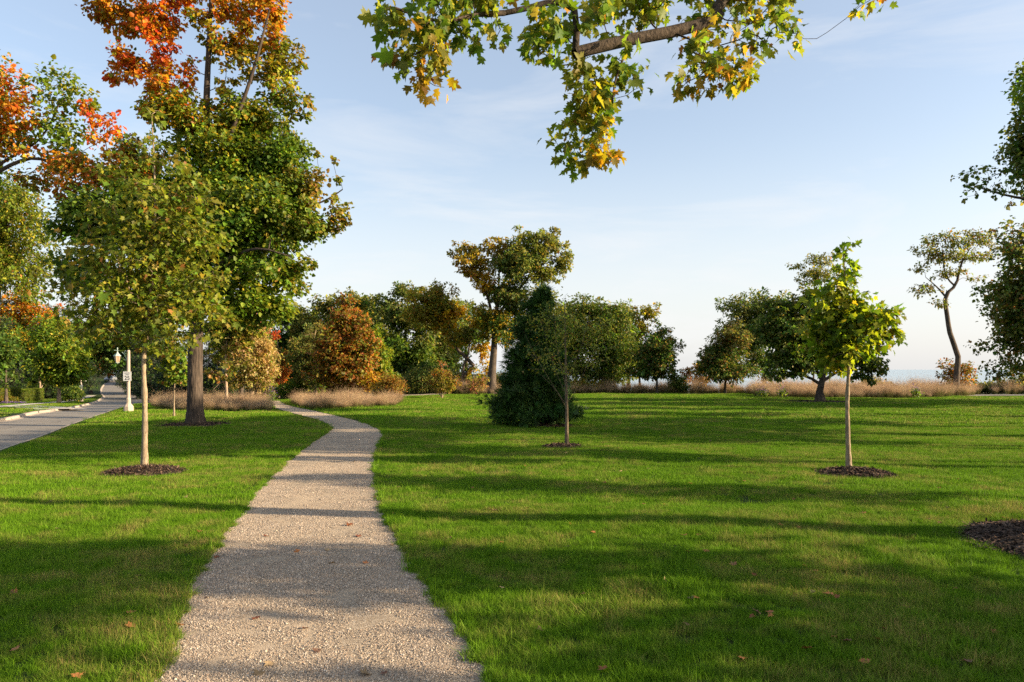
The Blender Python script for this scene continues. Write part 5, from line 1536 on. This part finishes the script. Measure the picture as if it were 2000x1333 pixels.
# ------------------------------------------------------------------ hedges, gate and flowers across the street
def hedge(label, p0, p1, depth, h, seed, pal='hedge', n=9000):
    p0, p1 = np.array(p0[:3]), np.array(p1[:3])
    c = (p0 + p1) / 2
    ax = p1 - p0
    ln = np.linalg.norm(ax[:2])
    root = empty('hedge', c, label, 'hedge', rz=math.atan2(ax[1], ax[0]))
    rng = np.random.default_rng(seed)
    def rb(sc):
        bm = bmesh.new()
        bmesh.ops.create_cube(bm, size=1.0)
        bmesh.ops.scale(bm, vec=(ln * sc, depth * sc, h * sc), verts=bm.verts)
        bmesh.ops.translate(bm, vec=(0, 0, h / 2 * sc), verts=bm.verts)
        bmesh.ops.bevel(bm, geom=bm.edges[:], offset=0.15, segments=3, affect='EDGES')
        me = bpy.data.meshes.new('core')
        bm.to_mesh(me)
        bm.free()
        return me
    link('core', rb(0.95), root, M['ground'])
    u = rng.random((n, 3)) - 0.5
    fa = rng.choice(3, n, p=[.08, .55, .37])
    u[np.arange(n), fa] = 0.5 * np.where(fa == 2, 1, np.sign(u[np.arange(n), fa]))
    pos = u * np.array([ln, depth, h]) * (1 + rng.normal(0, 0.018, (n, 1))) + np.array([0, 0, h / 2])
    v, f, cc = leaf_cloud('oval', pos, leaf_frames(rng, pos, np.array([0, 0, h / 3]), -.2, .5), 0.14 * np.exp(rng.normal(0, .2, n)), pal_colors(rng, pal, n))
    link('foliage', np_mesh('foliage', v, f, cc), root, M['leaf'])['kind'] = 'stuff'
hedge('low clipped yellow-green hedge at the left edge, nearer piece', G(-45, 789.5), G(29, 786.5), 1.4, 1.65, 1)
hedge('clipped green hedge behind the gap, ending at the forked trunk', G(41, 784.5), G(77, 782), 1.2, 1.75, 2, 'hedge:1,green:1')
far_tree('shrub', 'yellowish mounded shrub in front of the left hedge', 18, G(18, 788.5).y, 0.03, [(12, 781, 18, 6), (28, 783, 9, 4), (-12, 783, 14, 5)], 'hedge:2,ochre:1', 1800, 0.12, 230, cat='shrub', per=18, rtip=0.004, seg=0.3, trunk=[(18, 785), (18, 782)])
far_tree('shrub', 'dark shrub behind the round street tree', 140, 108, 0.05, [(135, 768, 20, 12), (128, 776, 12, 6), (150, 772, 12, 9)], 'dark:2,green:1,ygreen:.4', 2600, 0.2, 231, cat='shrub', per=18, rtip=0.006, trunk=[(138, 775), (138, 768)])
b = G(22, 789.2)
rng = np.random.default_rng(9)
root = empty('flower_bed', b, 'strip of violet flowers in front of the left hedge', 'flowers')
pos = np.column_stack([rng.random(500) * 2.6 - 1.2, rng.normal(0, .25, 500), 0.05 + 0.2 * rng.random(500)])
v, f, cc = leaf_cloud('lobe', pos, leaf_frames(rng, pos, np.zeros(3), 0, 1), np.full(500, .09), pal_colors(rng, 'purple', 500))
link('blossom', np_mesh('blossom', v, f, cc), root, M['leaf'])['kind'] = 'stuff'
b = G(94, 778.5)
gate = empty('garden_gate', b, 'brown wooden garden gate between posts behind the round street tree', 'gate')
for sx in (-.45, .45):
    MB().box(sx - .07, sx + .07, -.07, .07, 0, 1.5).build('post', M['wood'], gate)
for i in range(5):
    x = -.36 + i * .148
    MB().box(x, x + .13, -.02, .02, .08, 1.25 + .1 * math.sin(i * .78)).build('board', M['wood'], gate)
for z in (.3, 1.0):
    MB().box(-.38, .38, .022, .06, z, z + .1).build('rail', M['wood'], gate)

# ------------------------------------------------------------------ lamp posts with signs
def text_part(txt, size, loc, parent, bold=0.0, m='sign_black'):
    cu = bpy.data.curves.new('lettering', 'FONT')
    cu.body = txt
    cu.size = size
    cu.align_x = 'CENTER'
    cu.align_y = 'CENTER'
    cu.extrude = 0.001
    cu.offset = bold
    t = bpy.data.objects.new('lettering', cu)
    COL.objects.link(t)
    dg = bpy.context.evaluated_depsgraph_get()
    me = bpy.data.meshes.new_from_object(t.evaluated_get(dg))
    bpy.data.objects.remove(t)
    me.materials.clear()
    o = link('lettering', me, parent, M[m])
    o.location = loc
    o.rotation_euler = (R(90), 0, 0)
    return o

def lamp_post(loc, label, rz, sign=None, group='street lamp posts'):
    """sign: 'front', 'back' or None"""
    r = empty('lamp_post', loc, label, 'lamp post', group, rz=rz)
    MB().lathe([(.275, 0), (.275, .33), (.265, .36), (.16, .50), (.13, .54)], 8).build('base', M['stone_post'], r)
    MB().lathe([(.128, .53), (.128, .82), (.105, .88)], 8).build('collar', M['stone_post'], r)
    MB().lathe([(.100, .87), (.088, 3.60), (.088, 3.72), (.05, 3.78)], 8).build('shaft', M['stone_post'], r)
    # bracket: bar, curved stay and scrolls, reaching left
    mb = MB()
    mb.tube([(-.09, 0, 3.70), (-.30, 0, 3.755), (-.55, 0, 3.76), (-.86, 0, 3.76)], .022, 6)
    mb.tube([(-.10, 0, 3.18), (-.16, 0, 3.36), (-.27, 0, 3.55), (-.42, 0, 3.68), (-.52, 0, 3.745)], .02, 6)
    mb.tube([(-.10, 0, 3.26), (-.16, 0, 3.16), (-.22, 0, 3.15), (-.25, 0, 3.21), (-.21, 0, 3.25)], .016, 6)
    mb.tube([(-.10, 0, 3.60), (-.20, 0, 3.58), (-.25, 0, 3.64), (-.21, 0, 3.69)], .016, 6)
    mb.build('bracket', M['verdigris'], r)
    lx = -.66
    ln = MB().lathe([(.02, 3.93), (.035, 3.88), (.02, 3.84), (.02, 3.70), (.05, 3.62), (.10, 3.55), (.225, 3.44), (.23, 3.41), (.19, 3.40)][::-1], 6, lx).build('lantern_roof', M['verdigris'], r)
    MB().lathe([(.10, 3.03), (.19, 3.395)], 6, lx).build('lantern_glass', M['frosted'], r)
    cage = MB()
    for k in range(6):
        a = math.pi / 6 + k * math.pi / 3
        cage.tube([(lx + .108 * math.cos(a), .108 * math.sin(a), 3.02), (lx + .198 * math.cos(a), .198 * math.sin(a), 3.40)], .009, 4)
    cage.lathe([(.03, 2.95), (.06, 2.98), (.115, 3.01), (.115, 3.032)], 6, lx)
    cage.build('lantern_cage', M['verdigris'], r)
    if sign:
        fy = -.125 if sign == 'front' else .125
        sg = MB().box(-.245, .245, -.006, .006, 0, .575).build('speed_sign', M['sign_white'] if sign == 'front' else M['sign_back'], r)
        sg.location = (-.02, fy, 1.90)
        if sign == 'front':
            tm = MB()
            for x0, x1, z0, z1 in ((-.232, .232, .013, .017), (-.232, .232, .558, .562), (-.232, -.228, .017, .558), (.228, .232, .017, .558)):
                tm.box(x0, x1, -.0085, -.0065, z0, z1)
            tm.build('border', M['sign_black'], sg)
            text_part('SPEED', .115, (0, -.009, .475), sg, 0, 'sign_faded')
            text_part('LIMIT', .115, (0, -.009, .375), sg, 0, 'sign_faded')
            text_part('25', .33, (0, -.009, .17), sg, .004)
        MB().box(-.11, .11, -.02, .02, 0, .03).build('sign_clamp', M['sign_back'], r).location = (-.02, fy * .82, 2.2)
    return r
lamp_post(G(251, 805.5), 'pale stone lamp post with lantern and speed limit 25 sign', R(2), 'front')
lamp_post(G(158.5, 784.5), 'lamp post across the street beside the round green tree', R(185), 'back')
lamp_post(G(266.5, 757.5), 'far slim lamp post right of the street behind the speed sign', R(10))

# ------------------------------------------------------------------ car at the end of the street
b = G(216, 745.5)
car = empty('parked_car', b, 'pale silver car at the far end of the street', 'car', rz=R(12))
prof = [(-2.15, .35), (-2.2, .62), (-2.05, .86), (-1.05, .98), (-.35, 1.42), (1.1, 1.46), (1.75, 1.02), (2.15, .95), (2.2, .45), (2.1, .3), (-2.0, .28)]
v, f, k = [], [], len(prof)
for x, sc in ((-.88, .0), (.88, .0)):
    for y, z in prof:
        w = x * (1 - .16 * max(0, z - .95) / .5)
        v.append((w, y, z))
f = [(i, (i + 1) % k, k + (i + 1) % k, k + i) for i in range(k)] + [tuple(range(k - 1, -1, -1)), tuple(range(k, 2 * k))]
body = MB().add(v, f).build('body', M['car_paint'], car)
bv = body.modifiers.new('bevel', 'BEVEL')
bv.width = .06
bv.segments = 2
MB().add([(-.72, -1.02, 1.03), (.72, -1.02, 1.03), (.64, -.42, 1.395), (-.64, -.42, 1.395)], [(0, 1, 2, 3)]).build('windscreen', M['car_glass'], car)
for sx in (-1, 1):
    MB().add([(sx * .885, -.85, 1.0), (sx * .79, -.3, 1.36), (sx * .79, 1.0, 1.38), (sx * .875, 1.55, 1.03)], [(0, 1, 2, 3)]).build('side_window', M['car_glass'], car)
    MB().box(sx * .62 - .17, sx * .62 + .17, -2.215, -2.1, .62, .78).build('headlight', M['lamp_glass'], car)
    for y in (-1.35, 1.35):
        w = MB().lathe([(.32, -.1), (.32, .1)], 20).build('wheel', M['rubber'], car)
        w.location = (sx * .80, y, .32)
        w.rotation_euler = (0, R(90), 0)
        MB().lathe([(.19, -.115), (.19, .115)], 12).build('rim', M['sign_back'], w)
MB().box(-.45, .45, -2.225, -2.15, .42, .58).build('grille', M['rubber'], car)

# ------------------------------------------------------------------ person on the far sidewalk
def person(loc, label, hgt, rz):
    root = empty('person', loc, label, 'person', rz=rz)
    jt = {'pel': (0, 0, .93), 'wai': (0, 0, 1.06), 'che': (0, .01, 1.28), 'nec': (0, .01, 1.47), 'hd0': (0, -.01, 1.56), 'hd1': (0, -.015, 1.66), 'hd2': (0, 0, 1.74),
          'hl': (.10, 0, .90), 'kl': (.11, -.09, .50), 'al': (.11, -.02, .09), 'tl': (.12, -.16, .04), 'hr': (-.10, 0, .90), 'kr': (-.11, .05, .50), 'ar': (-.11, .22, .12), 'tr': (-.12, .10, .05),
          'sl': (.19, .01, 1.41), 'el': (.26, .07, 1.14), 'wl': (.27, -.06, .90), 'fl': (.27, -.10, .80), 'sr': (-.19, .01, 1.41), 'er': (-.26, -.02, 1.13), 'wr': (-.27, -.14, .91), 'fr': (-.27, -.19, .82)}
    ed = [('pel', 'wai'), ('wai', 'che'), ('che', 'nec'), ('nec', 'hd0'), ('hd0', 'hd1'), ('hd1', 'hd2'), ('pel', 'hl'), ('hl', 'kl'), ('kl', 'al'), ('al', 'tl'), ('pel', 'hr'), ('hr', 'kr'), ('kr', 'ar'), ('ar', 'tr'), ('che', 'sl'), ('sl', 'el'), ('el', 'wl'), ('wl', 'fl'), ('che', 'sr'), ('sr', 'er'), ('er', 'wr'), ('wr', 'fr')]
    rad = {'pel': .15, 'wai': .135, 'che': .155, 'nec': .055, 'hd0': .075, 'hd1': .10, 'hd2': .07, 'hl': .095, 'kl': .065, 'al': .042, 'tl': .035, 'hr': .095, 'kr': .065, 'ar': .042, 'tr': .035, 'sl': .065, 'el': .048, 'wl': .035, 'fl': .03, 'sr': .065, 'er': .048, 'wr': .035, 'fr': .03}
    ks = list(jt)
    me = bpy.data.meshes.new('body')
    me.from_pydata([jt[k] for k in ks], [(ks.index(a), ks.index(c)) for a, c in ed], [])
    o = link('body', me, root, M['dark_cloth'])
    sk = o.modifiers.new('skin', 'SKIN')
    for i, k in enumerate(ks):
        me.skin_vertices[0].data[i].radius = (rad[k], rad[k])
    me.skin_vertices[0].data[0].use_root = True
    o.modifiers.new('sub', 'SUBSURF').levels = 1
    hr = MB().lathe([(.02, 1.60), (.105, 1.62), (.115, 1.68), (.10, 1.75), (.05, 1.79), (.01, 1.80)], 12).build('hair', M['hair'], root, True)
    root.scale = (hgt / 1.78,) * 3
person(G(173, 770.5), 'person in dark clothes walking on the far sidewalk', 1.72, R(20))

# ------------------------------------------------------------------ fallen leaves
rng = np.random.default_rng(404)
DRY = [(0.26, 0.085, 0.04), (0.33, 0.12, 0.045), (0.19, 0.085, 0.05), (0.33, 0.23, 0.12), (0.38, 0.15, 0.05), (0.24, 0.13, 0.08)]
lib = []
for i in range(12):
    V = MAPLE_V.copy()
    cu = rng.normal(0, 0.5)
    V[:, 2] = 0.45 * (V[:, 0] ** 2) * (1 + rng.normal(0, .6)) + 0.35 * cu * (V[:, 1] - .4) ** 2 + rng.normal(0, 0.04, len(V))
    V[:, 1] -= 0.4
    V[:, 2] -= V[:, 2].min()
    c = np.array(DRY[i % 6]) * np.exp(rng.normal(0, .15))
    me = np_mesh('fallen_leaf', V, MAPLE_F, np.repeat(c[None], len(V), 0))
    me.materials.append(M['dry_leaf'])
    lib.append(me)

def drop(x, y, z, size, label, group):
    o = bpy.data.objects.new('fallen_leaf', lib[int(rng.integers(12))])
    COL.objects.link(o)
    o.location = (x, y, z)
    o.rotation_euler = (rng.normal(0, .25), rng.normal(0, .25), rng.random() * 6.28)
    o.scale = (size,) * 3
    tag(o, label, 'leaf', group)

onpath = [(596, 1237), (525, 1303), (453, 1031), (648, 1104), (714, 1104), (580, 1083), (640, 1080), (500, 1212), (694, 950), (700, 1051), (683, 1030), (405, 1175), (364, 1205), (350, 1228), (330, 1270), (312, 1327), (505, 1330), (715, 1330), (750, 1327), (620, 1281), (424, 1093), (465, 1011), (520, 1050), (732, 975), (765, 1069), (800, 1115), (560, 880), (690, 905)]
for px, py in onpath:
    g_ = G(px, py)
    drop(g_.x, g_.y, .022, .095 * math.exp(rng.normal(0, .2)), 'dry reddish-brown maple leaf lying on the gravel path', 'fallen leaves on the path')
fix = [(255, 1237), (390, 1046), (40, 1062), (25, 1165), (30, 1280), (255, 1210), (270, 1135), (150, 1340), (1432, 1118), (1380, 1090), (1505, 1208), (1350, 1178), (1360, 1180), (1450, 1294), (1055, 1240), (1140, 1170), (1620, 1170), (1635, 1175), (1505, 1216), (1300, 1150), (1630, 1255), (1655, 1262), (1560, 1040), (1640, 985), (1500, 1000), (1785, 1050), (1835, 1030), (1890, 1300)]
for px, py in fix:
    g_ = G(px, py)
    drop(g_.x, g_.y, gz(g_.x, g_.y) + .045, .088 * math.exp(rng.normal(0, .2)), 'dry brown maple leaf caught in the lawn grass', 'fallen leaves on the lawn')
cnt = 0
while cnt < 250:
    d = math.sqrt(rng.random() * (38 ** 2 - 6.2 ** 2) + 6.2 ** 2) if cnt > 60 else 6.5 + 10 * rng.random()
    x = (rng.random() * 2 - 1) * .7 * d
    if x < -1 and rng.random() < .5:
        continue
    if not on_lawn(np.array([x]), np.array([d]), .1)[0]:
        continue
    drop(x, d, gz(x, d) + .042, .072 * math.exp(rng.normal(0, .25)), 'dry brown maple leaf caught in the lawn grass', 'fallen leaves on the lawn')
    cnt += 1
